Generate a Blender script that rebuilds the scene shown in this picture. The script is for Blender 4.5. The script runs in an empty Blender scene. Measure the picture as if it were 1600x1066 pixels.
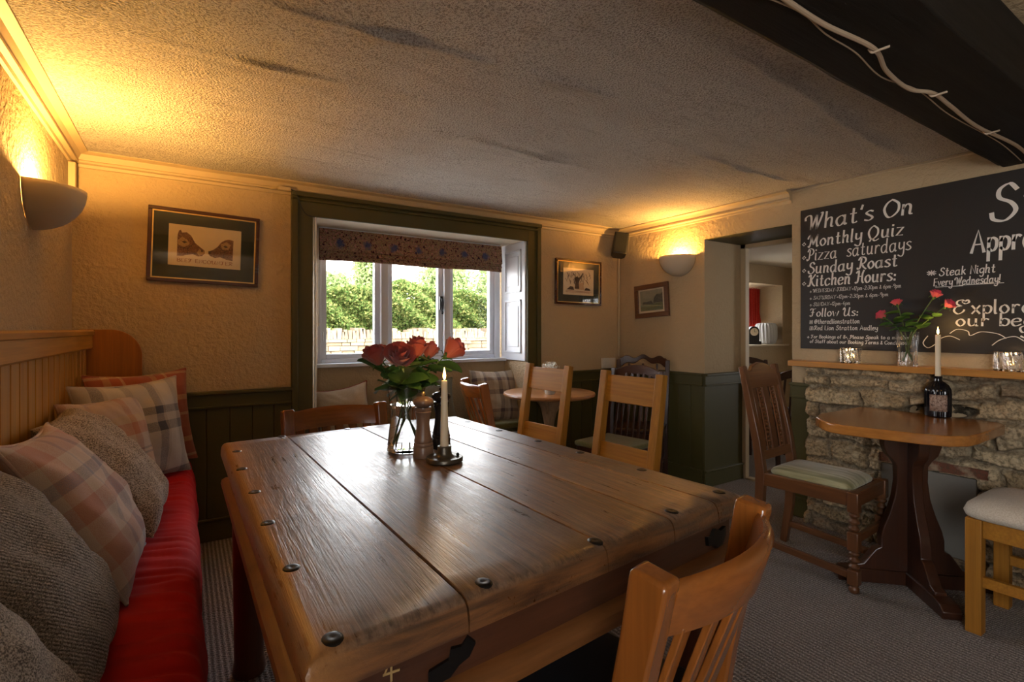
import bpy, bmesh, math, random
import numpy as np
from mathutils import Vector, Matrix, noise as mnoise

R = math.radians
S = bpy.context.scene
COL = S.collection
random.seed(7)

# ------------------------------------------------------------------ camera, world, sun, exposure
cam_d = bpy.data.cameras.new('camera')
cam_d.sensor_width = 36.0
cam_d.lens = 36.0 * 794.0 / 1600.0
cam_d.shift_y = -18.0 / 1600.0
cam_d.clip_start = 0.02
cam = bpy.data.objects.new('camera', cam_d)
cam.location = (0.0, 0.0, 1.18)
cam.rotation_euler = (R(90), 0, R(-32.764))
COL.objects.link(cam)
S.camera = cam

S.view_settings.view_transform = 'Standard'
S.view_settings.look = 'None'
S.view_settings.gamma = 1.0
S.view_settings.use_curve_mapping = False
S.view_settings.exposure = 0.72

W = bpy.data.worlds.new('sky')
S.world = W
W.use_nodes = True
wn = W.node_tree
bg = wn.nodes['Background']
tc = wn.nodes.new('ShaderNodeTexCoord')
sx = wn.nodes.new('ShaderNodeSeparateXYZ')
wr = wn.nodes.new('ShaderNodeValToRGB')
wn.links.new(tc.outputs['Generated'], sx.inputs[0])
wn.links.new(sx.outputs['Z'], wr.inputs[0])
wr.color_ramp.elements[0].color = (1.0, 0.985, 0.96, 1)
wr.color_ramp.elements[1].color = (0.72, 0.82, 1.0, 1)
wn.links.new(wr.outputs[0], bg.inputs['Color'])
bg.inputs['Strength'].default_value = 9.5

sd = bpy.data.lights.new('sun', 'SUN')
sd.energy = 7.5
sd.angle = R(1.0)
sd.color = (1.0, 0.93, 0.8)
sun = bpy.data.objects.new('sun', sd)
sun.rotation_euler = Vector((0.38, 0.62, -0.85)).to_track_quat('-Z', 'Y').to_euler()
COL.objects.link(sun)

def portal(loc, direction, sx_, sy_):
    d = bpy.data.lights.new('window_daylight', 'AREA')
    d.shape = 'RECTANGLE'; d.size = sx_; d.size_y = sy_
    d.cycles.is_portal = True
    o = bpy.data.objects.new('window_daylight', d)
    o.location = loc
    o.rotation_euler = Vector(direction).to_track_quat('-Z', 'Y').to_euler()
    COL.objects.link(o)

portal((1.49, 3.82, 1.40), (0, -1, 0), 1.55, 1.0)      # front window
portal((-0.75, -1.15, 1.33), (1, 0, 0), 1.5, 1.05)        # window in the wall behind
portal((7.05, 0.8, 1.3), (-1, 0, 0), 1.0, 0.7)         # unseen side opening, added to brighten the next room
portal((5.85, 3.98, 1.36), (0, -1, 0), 0.6, 0.75)      # window of the next room

# ------------------------------------------------------------------ mesh helpers
def V(*a): return Vector(a)

def loft(bm, rings, cap=True, closed=True):
    vr = [[bm.verts.new(p) for p in r] for r in rings]
    n = len(vr[0])
    for a, b in zip(vr[:-1], vr[1:]):
        for i in range(n if closed else n - 1):
            j = (i + 1) % n
            bm.faces.new((a[i], a[j], b[j], b[i]))
    if cap and closed:
        bm.faces.new(list(reversed(vr[0])))
        bm.faces.new(vr[-1])
    return vr

def box(bm, x0, x1, y0, y1, z0, z1, M=None):
    c = [(x0, y0), (x1, y0), (x1, y1), (x0, y1)]
    r = [[V(x, y, z0) for x, y in c], [V(x, y, z1) for x, y in c]]
    if M is not None: r = [[M @ p for p in q] for q in r]
    loft(bm, r)

def bar(bm, pts, w, d, side=V(1, 0, 0)):
    """rectangular bar through pts; w along side, d across; w and d may be lists"""
    pts = [Vector(p) for p in pts]; n = len(pts); rings = []
    for i, p in enumerate(pts):
        t = (pts[min(i + 1, n - 1)] - pts[max(i - 1, 0)]).normalized()
        s = (side - t * side.dot(t)).normalized(); u = t.cross(s)
        ww = (w[i] if isinstance(w, (list, tuple)) else w) / 2
        dd = (d[i] if isinstance(d, (list, tuple)) else d) / 2
        rings.append([p - s * ww - u * dd, p + s * ww - u * dd, p + s * ww + u * dd, p - s * ww + u * dd])
    loft(bm, rings)

def tube(bm, pts, r, segs=10, cap=True):
    pts = [Vector(p) for p in pts]; n = len(pts); rings = []
    t0 = (pts[1] - pts[0]).normalized()
    s = t0.orthogonal().normalized()
    for i, p in enumerate(pts):
        t = (pts[min(i + 1, n - 1)] - pts[max(i - 1, 0)]).normalized()
        s = (s - t * s.dot(t)).normalized(); u = t.cross(s)
        rr = r[i] if isinstance(r, (list, tuple)) else r
        rings.append([p + (s * math.cos(k * 2 * math.pi / segs) + u * math.sin(k * 2 * math.pi / segs)) * rr for k in range(segs)])
    loft(bm, rings, cap)

def lathe(bm, prof, c=(0, 0, 0), segs=28, cap=True):
    rings = [[V(c[0] + r * math.cos(k * 2 * math.pi / segs), c[1] + r * math.sin(k * 2 * math.pi / segs), c[2] + z) for k in range(segs)] for r, z in prof]
    loft(bm, rings, cap)

def prism(bm, poly, f0, f1):
    """poly: list of (a,b); f0/f1 map (a,b) to a point at both ends"""
    loft(bm, [[Vector(f0(a, b)) for a, b in poly], [Vector(f1(a, b)) for a, b in poly]])

def smooth_pts(pts, sub=6, closed=False):
    P = [Vector(p) for p in pts]; n = len(P); out = []
    for i in range(n if closed else n - 1):
        if closed: a, b, c, d = P[i - 1], P[i], P[(i + 1) % n], P[(i + 2) % n]
        else: a, b, c, d = P[max(i - 1, 0)], P[i], P[i + 1], P[min(i + 2, n - 1)]
        for k in range(sub):
            t = k / sub
            out.append(0.5 * ((2 * b) + (c - a) * t + (2 * a - 5 * b + 4 * c - d) * t * t + (3 * b - a - 3 * c + d) * t ** 3))
    if not closed: out.append(P[-1])
    return out

def finish(name, me, m, parent=None, bevel=0.0, angle=40, segs=2):
    me.polygons.foreach_set('use_smooth', [True] * len(me.polygons))
    me.set_sharp_from_angle(angle=R(angle))
    o = bpy.data.objects.new(name, me)
    COL.objects.link(o)
    if m is not None:
        for mm in (m if isinstance(m, (list, tuple)) else [m]): me.materials.append(mm)
    if parent is not None: o.parent = parent
    if bevel:
        b = o.modifiers.new('edge', 'BEVEL'); b.width = bevel; b.segments = segs; b.limit_method = 'ANGLE'; b.angle_limit = R(35)
        b.harden_normals = False
    return o

def obj(name, bm, m, parent=None, bevel=0.0, angle=40, segs=2, fix=True):
    if fix: bmesh.ops.recalc_face_normals(bm, faces=bm.faces[:])
    me = bpy.data.meshes.new(name)
    bm.to_mesh(me); bm.free()
    return finish(name, me, m, parent, bevel, angle, segs)

def raw(name, verts, faces, m, parent=None, angle=60):
    me = bpy.data.meshes.new(name)
    me.from_pydata([tuple(v) for v in verts], [], [tuple(f) for f in faces])
    me.update()
    return finish(name, me, m, parent, 0, angle)

def grid_mesh(name, P, m, parent=None, closed_u=False, angle=180):
    """P: array (nu,nv,3)"""
    nu, nv = P.shape[:2]
    idx = np.arange(nu * nv).reshape(nu, nv)
    a = idx[:-1, :-1].ravel(); b = idx[1:, :-1].ravel(); c = idx[1:, 1:].ravel(); d = idx[:-1, 1:].ravel()
    return raw(name, P.reshape(-1, 3).tolist(), np.stack([a, b, c, d], 1).tolist(), m, parent, angle)

def tag(o, label, cat, group=None, kind=None):
    o['label'] = label; o['category'] = cat
    if group: o['group'] = group
    if kind: o['kind'] = kind
    return o

def thing(name, label, cat, loc=(0, 0, 0), rz=0.0, group=None):
    o = bpy.data.objects.new(name, None)
    o.empty_display_size = 0.05
    COL.objects.link(o)
    o.location = loc; o.rotation_euler = (0, 0, rz)
    return tag(o, label, cat, group)

def struct(name, bm, m, bevel=0.0, parent=None, angle=40):
    o = obj(name, bm, m, parent, bevel, angle)
    if parent is None: o['kind'] = 'structure'
    return o

def dup(root, label, loc, rz, group=None):
    def cp(o, parent):
        c = o.copy(); COL.objects.link(c)
        if parent is not None: c.parent = parent
        for k in o.children: cp(k, c)
        return c
    r = cp(root, None)
    r.location = loc; r.rotation_euler = (0, 0, rz); r['label'] = label
    if group: r['group'] = group
    return r

# ------------------------------------------------------------------ materials
class NT:
    def __init__(s, name):
        s.m = bpy.data.materials.new(name); s.m.use_nodes = True
        s.t = s.m.node_tree; s.b = s.t.nodes['Principled BSDF']; s.out = s.t.nodes['Material Output']
    def n(s, typ, ins=None, **props):
        k = s.t.nodes.new('ShaderNode' + typ)
        for a, v in props.items(): setattr(k, a, v)
        for a, v in (ins or {}).items():
            if hasattr(v, 'is_output'): s.t.links.new(v, k.inputs[a])
            else: k.inputs[a].default_value = v
        return k
    def set(s, **kw):
        for a, v in kw.items():
            a = a.replace('_', ' ')
            if hasattr(v, 'is_output'): s.t.links.new(v, s.b.inputs[a])
            else: s.b.inputs[a].default_value = v
    def coord(s, kind='Object', scale=(1, 1, 1), loc=(0, 0, 0)):
        c = s.n('TexCoord'); mp = s.n('Mapping', {'Vector': c.outputs[kind], 'Scale': scale, 'Location': loc})
        return mp.outputs[0]
    def noise(s, vec, scale, detail=4, rough=0.55, dist=0.0):
        k = s.n('TexNoise', {'Vector': vec, 'Scale': scale, 'Detail': detail, 'Roughness': rough, 'Distortion': dist})
        return k.outputs['Fac']
    def ramp(s, fac, stops, interp='LINEAR'):
        k = s.n('ValToRGB', {'Fac': fac}); cr = k.color_ramp; cr.interpolation = interp
        while len(cr.elements) < len(stops): cr.elements.new(0.5)
        for e, (p, c) in zip(cr.elements, stops):
            e.position = p
            e.color = (c, c, c, 1) if isinstance(c, (int, float)) else (*c, 1)
        return k.outputs[0]
    def mix(s, fac, a, b, mode='MIX'):
        k = s.n('Mix', data_type='RGBA', blend_type=mode)
        for i, v in ((0, fac), (6, a), (7, b)):
            if hasattr(v, 'is_output'): s.t.links.new(v, k.inputs[i])
            else: k.inputs[i].default_value = v if i == 0 else (*v, 1) if len(v) == 3 else v
        return k.outputs[2]
    def math(s, op, a, b=0.0):
        k = s.n('Math', operation=op)
        for i, v in ((0, a), (1, b)):
            if hasattr(v, 'is_output'): s.t.links.new(v, k.inputs[i])
            else: k.inputs[i].default_value = v
        return k.outputs[0]
    def bump(s, h, strength=0.3, dist=0.01):
        k = s.n('Bump', {'Height': h, 'Strength': strength, 'Distance': dist})
        s.t.links.new(k.outputs[0], s.b.inputs['Normal'])

def m_plain(name, col, rough=0.5, metal=0.0, **kw):
    k = NT(name); k.set(Base_Color=(*col, 1), Roughness=rough, Metallic=metal, **kw); return k.m

def m_plaster(name, c1, c2, bscale=60, bstr=0.35, rough=0.85):
    k = NT(name); v = k.coord('Object')
    k.set(Base_Color=k.mix(k.noise(v, 1.7, 5), c1, c2), Roughness=rough)
    a = k.noise(v, bscale, 3, 0.6); b = k.noise(v, 4.0, 3)
    k.bump(k.math('ADD', a, k.math('MULTIPLY', b, 1.5)), bstr, 0.012)
    return k.m

def m_ceiling(name):
    k = NT(name); v = k.coord('Object', (1.0, 1.35, 1.0))
    n1 = k.noise(v, 1.1, 6, 0.6, 0.4)
    c = k.mix(k.ramp(n1, [(0.3, 0.0), (0.7, 1.0)]), (0.50, 0.44, 0.385), (0.62, 0.565, 0.51))
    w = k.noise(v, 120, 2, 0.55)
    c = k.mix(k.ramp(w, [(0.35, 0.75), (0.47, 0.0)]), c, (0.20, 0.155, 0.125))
    streak = k.noise(k.coord('Object', (2.2, 16.0, 1.0)), 1.0, 5, 0.65, 0.8)
    c = k.mix(k.ramp(streak, [(0.54, 0.0), (0.74, 0.40)]), c, (0.25, 0.20, 0.165))
    k.set(Base_Color=c, Roughness=0.9)
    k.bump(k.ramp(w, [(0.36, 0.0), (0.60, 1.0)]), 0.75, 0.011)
    return k.m

def m_wood(name, c1, c2, axis=2, scale=1.0, rough=0.4, bump=0.12, island=0.0, dark=None, coat=0.0, spec=0.5):
    k = NT(name)
    sc = [14 * scale] * 3; sc[axis] = 1.1 * scale
    oi = k.n('ObjectInfo')
    c = k.n('TexCoord')
    add = k.n('VectorMath', {0: c.outputs['Object']}, operation='ADD')
    sca = k.n('VectorMath', {0: oi.outputs['Location'], 1: (3.1, 1.7, 2.3)}, operation='MULTIPLY')
    k.t.links.new(sca.outputs[0], add.inputs[1])
    vec = add.outputs[0]
    geo = k.n('NewGeometry')
    if island:
        off = k.n('CombineXYZ', {0: k.math('MULTIPLY', geo.outputs['Random Per Island'], 9.0), 1: k.math('MULTIPLY', geo.outputs['Random Per Island'], 17.0), 2: 0.0})
        a2 = k.n('VectorMath', {0: vec, 1: off.outputs[0]}, operation='ADD'); vec = a2.outputs[0]
    mp = k.n('Mapping', {'Vector': vec, 'Scale': tuple(sc)}).outputs[0]
    n1 = k.noise(mp, 0.55, 6, 0.62, 1.4)
    sc2 = [110 * scale] * 3; sc2[axis] = 3.0 * scale
    mp2 = k.n('Mapping', {'Vector': vec, 'Scale': tuple(sc2)}).outputs[0]
    n2 = k.noise(mp2, 1.0, 3, 0.6)
    col = k.mix(k.ramp(n1, [(0.30, 0.0), (0.70, 1.0)]), c1, c2)
    col = k.mix(k.math('MULTIPLY', k.ramp(n2, [(0.35, 1.0), (0.62, 0.0)]), 0.45), col, tuple(x * 0.45 for x in c1))
    if island:
        g = k.ramp(geo.outputs['Random Per Island'], [(0.0, 1.0 - island), (1.0, 1.0 + island * 0.6)])
        col = k.mix(1.0, col, g, 'MULTIPLY')
    if dark:
        n3 = k.noise(vec, 3.2, 5, 0.65, 0.8)
        col = k.mix(k.ramp(n3, [(0.46, 0.0), (0.72, 0.8)]), col, dark)
    k.set(Base_Color=col, Roughness=k.ramp(n1, [(0.2, rough * 0.8), (0.8, min(1, rough * 1.25))]), Coat_Weight=coat, Coat_Roughness=0.15, Specular_IOR_Level=spec)
    k.bump(k.math('ADD', n2, k.math('MULTIPLY', n1, 0.8)), bump, 0.004)
    return k.m

def m_fabric(name, c1, c2, scale=260, rough=0.95, bstr=0.5, rib=None):
    k = NT(name); v = k.coord('Object')
    n = k.noise(v, scale, 2, 0.6)
    big = k.noise(v, 9, 4)
    col = k.mix(k.ramp(n, [(0.40, 0.0), (0.60, 1.0)]), c1, c2)
    col = k.mix(k.math('MULTIPLY', big, 0.35), col, tuple(x * 0.6 for x in c1))
    h = n
    if rib:
        w = k.n('TexWave', {'Vector': v, 'Scale': rib, 'Distortion': 1.5, 'Detail': 2.0, 'Detail Scale': 2.0}, wave_type='BANDS', bands_direction='DIAGONAL')
        col = k.mix(k.math('MULTIPLY', w.outputs['Fac'], 0.5), col, tuple(x * 0.55 for x in c1))
        h = k.math('ADD', n, w.outputs['Fac'])
    k.set(Base_Color=col, Roughness=rough, Sheen_Weight=0.15, Specular_IOR_Level=0.2)
    k.bump(h, bstr, 0.004)
    return k.m

def m_plaid(name, sx_, sy_, fx, fy, rough=0.95):
    """woven tartan from two stripe ramps across the local x and y of a cushion"""
    k = NT(name); c = k.n('TexCoord'); sp = k.n('SeparateXYZ', {0: c.outputs['Object']})
    fxn = k.math('FRACT', k.math('ADD', k.math('MULTIPLY', sp.outputs[0], fx), 10.13))
    fyn = k.math('FRACT', k.math('ADD', k.math('MULTIPLY', sp.outputs[1], fy), 10.31))
    a = k.ramp(fxn, sx_, 'CONSTANT'); b = k.ramp(fyn, sy_, 'CONSTANT')
    v = k.coord('Object')
    n = k.noise(v, 420, 2)
    col = k.mix(k.ramp(n, [(0.35, 0.25), (0.65, 0.75)]), a, b)
    big = k.noise(v, 7, 3)
    col = k.mix(k.math('MULTIPLY', big, 0.25), col, (0.12, 0.08, 0.06))
    k.set(Base_Color=col, Roughness=rough, Sheen_Weight=0.15, Specular_IOR_Level=0.2)
    k.bump(n, 0.35, 0.003)
    return k.m

def m_glass(name, col=(1, 1, 1), rough=0.0, ior=1.45):
    k = NT(name); k.set(Base_Color=(*col, 1), Roughness=rough, Transmission_Weight=1.0, IOR=ior); return k.m

def m_pane(name, gloss=0.06):
    k = NT(name)
    tr = k.n('BsdfTransparent'); gl = k.n('BsdfGlossy', {'Roughness': 0.02})
    lw = k.n('LayerWeight', {'Blend': 0.25})
    f = k.math('ADD', k.math('MULTIPLY', lw.outputs['Fresnel'], 0.6), gloss * 0.5)
    mx = k.n('MixShader', {0: f, 1: tr.outputs[0], 2: gl.outputs[0]})
    k.t.links.new(mx.outputs[0], k.out.inputs[0])
    return k.m

def m_emit(name, col, strength):
    k = NT(name); k.set(Base_Color=(0, 0, 0, 1), Emission_Color=(*col, 1), Emission_Strength=strength); return k.m

CREAM = m_plaster('cream_plaster', (0.40, 0.295, 0.172), (0.465, 0.35, 0.208), 42, 0.8)
CREAMP = m_plain('cream_paint', (0.46, 0.35, 0.21), 0.55)
REVEAL = m_plain('reveal_paint', (0.64, 0.54, 0.40), 0.6)
CEIL = m_ceiling('woodchip_ceiling')
GREEN = m_plain('olive_paint', (0.066, 0.057, 0.0165), 0.5, Specular_IOR_Level=0.35)
WHITE = m_plain('white_gloss_paint', (0.64, 0.67, 0.72), 0.35)
BLACKW = m_wood('black_beam_paint', (0.006, 0.005, 0.0045), (0.014, 0.011, 0.009), 0, 1, 0.6, 0.4, spec=0.25)
PINE = m_wood('pine_y', (0.58, 0.28, 0.040), (0.46, 0.19, 0.022), 1, 0.8, 0.35, 0.08, coat=0.2)
PINEZ = m_wood('pine_z', (0.62, 0.31, 0.040), (0.48, 0.20, 0.022), 2, 0.8, 0.4, 0.08, island=0.12)
PINEE = m_wood('pine_end_panel', (0.38, 0.13, 0.010), (0.28, 0.085, 0.006), 2, 0.8, 0.55, 0.08)
OAK = m_wood('light_oak_z', (0.40, 0.175, 0.020), (0.30, 0.120, 0.012), 2, 1, 0.5, 0.12, spec=0.3)
OAKX = m_wood('light_oak_x', (0.40, 0.175, 0.020), (0.30, 0.120, 0.012), 0, 1, 0.5, 0.12, spec=0.3)
SLAT = m_wood('orange_beech_z', (0.29, 0.092, 0.016), (0.21, 0.062, 0.010), 2, 0.6, 0.22, 0.04, coat=0.4)
SLATX = m_wood('orange_beech_x', (0.29, 0.092, 0.016), (0.21, 0.062, 0.010), 0, 0.6, 0.22, 0.04, coat=0.4)
def m_tabletop():
    k = NT('worn_table_planks'); c = k.n('TexCoord'); geo = k.n('NewGeometry'); rnd = geo.outputs['Random Per Island']
    off = k.n('CombineXYZ', {0: k.math('MULTIPLY', rnd, 7.0), 1: k.math('MULTIPLY', rnd, 13.0), 2: 0.0})
    vec = k.n('VectorMath', {0: c.outputs['Object'], 1: off.outputs[0]}, operation='ADD').outputs[0]
    A = k.n('Mapping', {'Vector': vec, 'Scale': (7, 1.2, 7)}).outputs[0]
    fig = k.n('TexWave', {'Vector': A, 'Scale': 1.5, 'Distortion': 9.0, 'Detail': 3.0, 'Detail Scale': 1.2, 'Detail Roughness': 0.6}, wave_type='BANDS', bands_direction='X').outputs['Fac']
    n1 = k.noise(A, 0.6, 6, 0.6, 1.5)
    g1 = k.noise(k.n('Mapping', {'Vector': vec, 'Scale': (120, 5, 120)}).outputs[0], 1.0, 4, 0.65)
    g2 = k.noise(k.n('Mapping', {'Vector': vec, 'Scale': (420, 14, 420)}).outputs[0], 1.0, 2, 0.6)
    blot = k.noise(vec, 5.0, 6, 0.7, 0.6)
    col = k.mix(k.ramp(n1, [(0.32, 0.0), (0.68, 1.0)]), (0.090, 0.039, 0.015), (0.25, 0.118, 0.042))
    col = k.mix(k.math('MULTIPLY', k.ramp(fig, [(0.25, 1.0), (0.60, 0.0)]), 0.62), col, (0.075, 0.032, 0.014))
    col = k.mix(k.math('MULTIPLY', k.ramp(g1, [(0.36, 1.0), (0.56, 0.0)]), 0.88), col, (0.050, 0.024, 0.012))
    col = k.mix(k.math('MULTIPLY', k.ramp(g2, [(0.52, 0.0), (0.72, 1.0)]), 0.40), col, (0.42, 0.27, 0.14))
    col = k.mix(k.ramp(blot, [(0.50, 0.0), (0.72, 0.75)]), col, (0.060, 0.032, 0.020))
    col = k.mix(1.0, col, k.ramp(rnd, [(0.0, 0.62), (0.5, 1.0), (1.0, 1.45)]), 'MULTIPLY')
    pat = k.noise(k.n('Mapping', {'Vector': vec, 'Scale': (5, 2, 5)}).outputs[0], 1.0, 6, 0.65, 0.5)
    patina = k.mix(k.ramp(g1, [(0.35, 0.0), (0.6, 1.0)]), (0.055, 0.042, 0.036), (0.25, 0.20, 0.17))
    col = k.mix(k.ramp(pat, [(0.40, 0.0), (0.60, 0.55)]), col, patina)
    nz = k.n('SeparateXYZ', {0: geo.outputs['Normal']}).outputs[2]
    eg = k.noise(k.n('Mapping', {'Vector': c.outputs['Object'], 'Scale': (6, 40, 60)}).outputs[0], 1.0, 5, 0.6, 0.6)
    col = k.mix(k.ramp(nz, [(0.55, 1.0), (0.93, 0.0)]), col, k.mix(k.ramp(eg, [(0.35, 0.0), (0.65, 1.0)]), (0.045, 0.018, 0.008), (0.20, 0.080, 0.024)))
    sp = k.n('SeparateXYZ', {0: c.outputs['Object']})
    wear = k.math('ADD', sp.outputs[0], k.math('MULTIPLY', blot, 0.05))
    col = k.mix(k.ramp(wear, [(0.155, 0.85), (0.215, 0.0)]), col, k.mix(g1, (0.20, 0.075, 0.018), (0.50, 0.22, 0.055)))
    k.set(Base_Color=col, Roughness=k.ramp(k.math('ADD', k.math('MULTIPLY', g1, 0.5), k.math('MULTIPLY', blot, 0.5)), [(0.35, 0.24), (0.65, 0.46)]), Specular_IOR_Level=0.7, Coat_Weight=0.25, Coat_Roughness=0.28)
    k.bump(k.math('ADD', k.math('ADD', g1, k.math('MULTIPLY', g2, 0.5)), k.math('MULTIPLY', blot, 1.6)), 0.26, 0.005)
    return k.m
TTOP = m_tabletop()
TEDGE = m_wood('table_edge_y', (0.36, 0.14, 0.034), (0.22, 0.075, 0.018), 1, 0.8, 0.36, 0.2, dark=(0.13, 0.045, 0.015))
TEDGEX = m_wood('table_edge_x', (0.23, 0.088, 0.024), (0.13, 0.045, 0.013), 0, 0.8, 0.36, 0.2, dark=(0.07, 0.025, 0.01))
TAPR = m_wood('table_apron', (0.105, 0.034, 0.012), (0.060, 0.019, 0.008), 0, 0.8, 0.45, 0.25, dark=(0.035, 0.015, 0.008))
TLEG = m_wood('table_leg', (0.13, 0.04, 0.014), (0.08, 0.025, 0.01), 2, 0.8, 0.4, 0.15)
DARKW = m_wood('dark_oak_z', (0.060, 0.020, 0.009), (0.034, 0.012, 0.006), 2, 1, 0.3, 0.15, coat=0.2)
DARKWX = m_wood('dark_oak_x', (0.065, 0.022, 0.009), (0.036, 0.013, 0.006), 0, 1, 0.3, 0.15, coat=0.2)
BARLEY = m_wood('brown_oak_z', (0.165, 0.062, 0.020), (0.080, 0.030, 0.011), 2, 1, 0.35, 0.15, coat=0.15)
BARLEYX = m_wood('brown_oak_x', (0.17, 0.064, 0.020), (0.084, 0.031, 0.011), 0, 1, 0.35, 0.15, coat=0.15)
BARLEYY = m_wood('brown_oak_y', (0.17, 0.064, 0.020), (0.084, 0.031, 0.011), 1, 1, 0.35, 0.15, coat=0.15)
FTOP = m_wood('waxed_elm_top', (0.54, 0.225, 0.050), (0.34, 0.125, 0.026), 1, 0.7, 0.2, 0.06, coat=0.4)
RTOP = m_wood('round_table_top', (0.45, 0.21, 0.08), (0.35, 0.15, 0.05), 0, 0.8, 0.3, 0.05, coat=0.3)
SHELF = m_wood('mantel_pine', (0.52, 0.24, 0.055), (0.42, 0.17, 0.035), 1, 0.9, 0.35, 0.06, coat=0.15)
IRON = m_plain('black_iron', (0.025, 0.023, 0.022), 0.38, 0.8)
BLACK = m_plain('black_plastic', (0.012, 0.011, 0.011), 0.4)
PLAST = m_plain('white_plastic', (0.62, 0.58, 0.50), 0.45)
CERAM = m_plain('sconce_plaster', (0.54, 0.45, 0.33), 0.7)
GILT = m_plain('gilt', (0.75, 0.52, 0.20), 0.3, 0.7)
MOUNT = m_plain('dark_green_mount', (0.035, 0.040, 0.028), 0.8)
MAHOG = m_wood('mahogany_frame', (0.075, 0.018, 0.008), (0.045, 0.012, 0.006), 0, 1, 0.25, 0.05, coat=0.4)
BRFR = m_wood('brown_frame', (0.16, 0.065, 0.025), (0.10, 0.04, 0.016), 0, 1, 0.4, 0.08)
PAPER = m_plain('cream_paper', (0.72, 0.61, 0.44), 0.8)
PANE = m_pane('window_glass', 0.04)
PICG = m_pane('picture_glass', 0.05)
GLASS = m_glass('clear_glass')
WATER = m_glass('water', (0.97, 0.99, 1.0), 0, 1.33)
FLAME = m_emit('candle_flame', (1.0, 0.55, 0.14), 14.0)
WAX = m_plain('ivory_wax', (0.74, 0.62, 0.44), 0.45, Subsurface_Weight=0.25, Subsurface_Radius=(0.02, 0.012, 0.006))
CHALK = m_plain('chalk_paint', (0.74, 0.70, 0.65), 0.9)
STEM = m_plain('rose_stem', (0.09, 0.15, 0.035), 0.5)

def m_leaf(name, c1, c2):
    k = NT(name); v = k.coord('Object')
    k.set(Base_Color=k.mix(k.noise(v, 30, 3), c1, c2), Roughness=0.45, Transmission_Weight=0.0)
    return k.m
LEAF = m_leaf('rose_leaf', (0.035, 0.095, 0.018), (0.075, 0.15, 0.03))
def m_petal(name, c1, c2):
    k = NT(name); g = k.n('TexCoord'); sp = k.n('SeparateXYZ', {0: g.outputs['Generated']})
    k.set(Base_Color=k.mix(k.ramp(sp.outputs[2], [(0.1, 0.0), (0.9, 1.0)]), c1, c2), Roughness=0.6, Subsurface_Weight=0.15, Subsurface_Radius=(0.01, 0.003, 0.003), Sheen_Weight=0.2)
    return k.m
PETAL = m_petal('coral_rose_petal', (0.44, 0.105, 0.060), (0.36, 0.042, 0.030))
PETALP = m_petal('pink_rose_petal', (0.75, 0.14, 0.12), (0.72, 0.045, 0.10))

# ------------------------------------------------------------------ room shell
LX, RX, BY, RY, CZ = -0.472, 3.27, 3.306, -2.6, 2.065
TH = 0.48

def carpet():
    k = NT('ribbed_carpet'); v = k.coord('Object')
    n = k.noise(v, 210, 3, 0.7); n2 = k.noise(v, 2.0, 4)
    w = k.n('TexWave', {'Vector': v, 'Scale': 17.0, 'Distortion': 1.2, 'Detail': 1.0, 'Detail Scale': 4.0}, wave_type='BANDS', bands_direction='X')
    w2 = k.n('TexWave', {'Vector': v, 'Scale': 22.0, 'Distortion': 1.2, 'Detail': 1.0, 'Detail Scale': 4.0}, wave_type='BANDS', bands_direction='Y')
    hh = k.math('MULTIPLY', w.outputs['Fac'], w2.outputs['Fac'])
    col = k.mix(k.ramp(n, [(0.38, 0.0), (0.62, 1.0)]), (0.11, 0.092, 0.084), (0.66, 0.58, 0.53))
    col = k.mix(k.math('MULTIPLY', w.outputs['Fac'], 0.70), col, (0.060, 0.048, 0.043))
    col = k.mix(k.math('MULTIPLY', n2, 0.3), col, (0.10, 0.075, 0.06))
    k.set(Base_Color=col, Roughness=1.0, Specular_IOR_Level=0.1, Sheen_Weight=0.1)
    k.bump(k.math('ADD', hh, k.math('MULTIPLY', n, 0.9)), 0.9, 0.009)
    return k.m
bm = bmesh.new(); box(bm, LX - 0.3, 7.4, RY - 0.3, 3.9, -0.1, 0.0)
struct('floor', bm, carpet())

# ceiling: uneven woodchip plaster with old ridges
def ceiling():
    nx, ny = 200, 330
    xs = np.linspace(LX - 0.02, RX + 0.02, nx); ys = np.linspace(0.70, BY + 0.01, ny)
    P = np.zeros((nx, ny, 3))
    for i, x in enumerate(xs):
        for j, y in enumerate(ys):
            z = CZ + 0.010 * mnoise.noise(V(x * 1.3, y * 1.3, 0.3)) + 0.004 * mnoise.noise(V(x * 4, y * 4, 2.0))
            for yc, amp, wd, x0, x1 in ((2.14, 0.020, 0.028, 0.75, 2.1), (2.06, 0.012, 0.02, 1.1, 2.0), (1.47, 0.014, 0.016, 0.1, 1.5), (2.45, 0.009, 0.020, -0.3, 1.1), (1.05, 0.016, 0.022, 1.4, 3.2), (1.62, 0.012, 0.018, 1.6, 3.2), (1.85, .014, .02, -.2, .9)):
                yy = yc + 0.05 * math.sin(x * 2.3 + yc) + 0.02 * mnoise.noise(V(x * 3, yc, 0))
                f = max(0.0, min(1, (x - x0) * 3)) * max(0.0, min(1, (x1 - x) * 3))
                z -= amp * f * math.exp(-((y - yy) / wd) ** 2) * (0.7 + 0.9 * mnoise.noise(V(x * 6, yc * 3, 1)))
            P[i, j] = (x, y, z)
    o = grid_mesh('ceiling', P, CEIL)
    o['kind'] = 'structure'
    return o
ceil = ceiling()
bm = bmesh.new(); box(bm, LX - 0.3, RX + TH, RY - 0.3, 0.60, 2.15, 2.3); box(bm, LX - 0.3, RX + TH, 0.60, BY + TH, 2.10, 2.3)
struct('ceiling_rear_panel', bm, CREAM)

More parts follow.
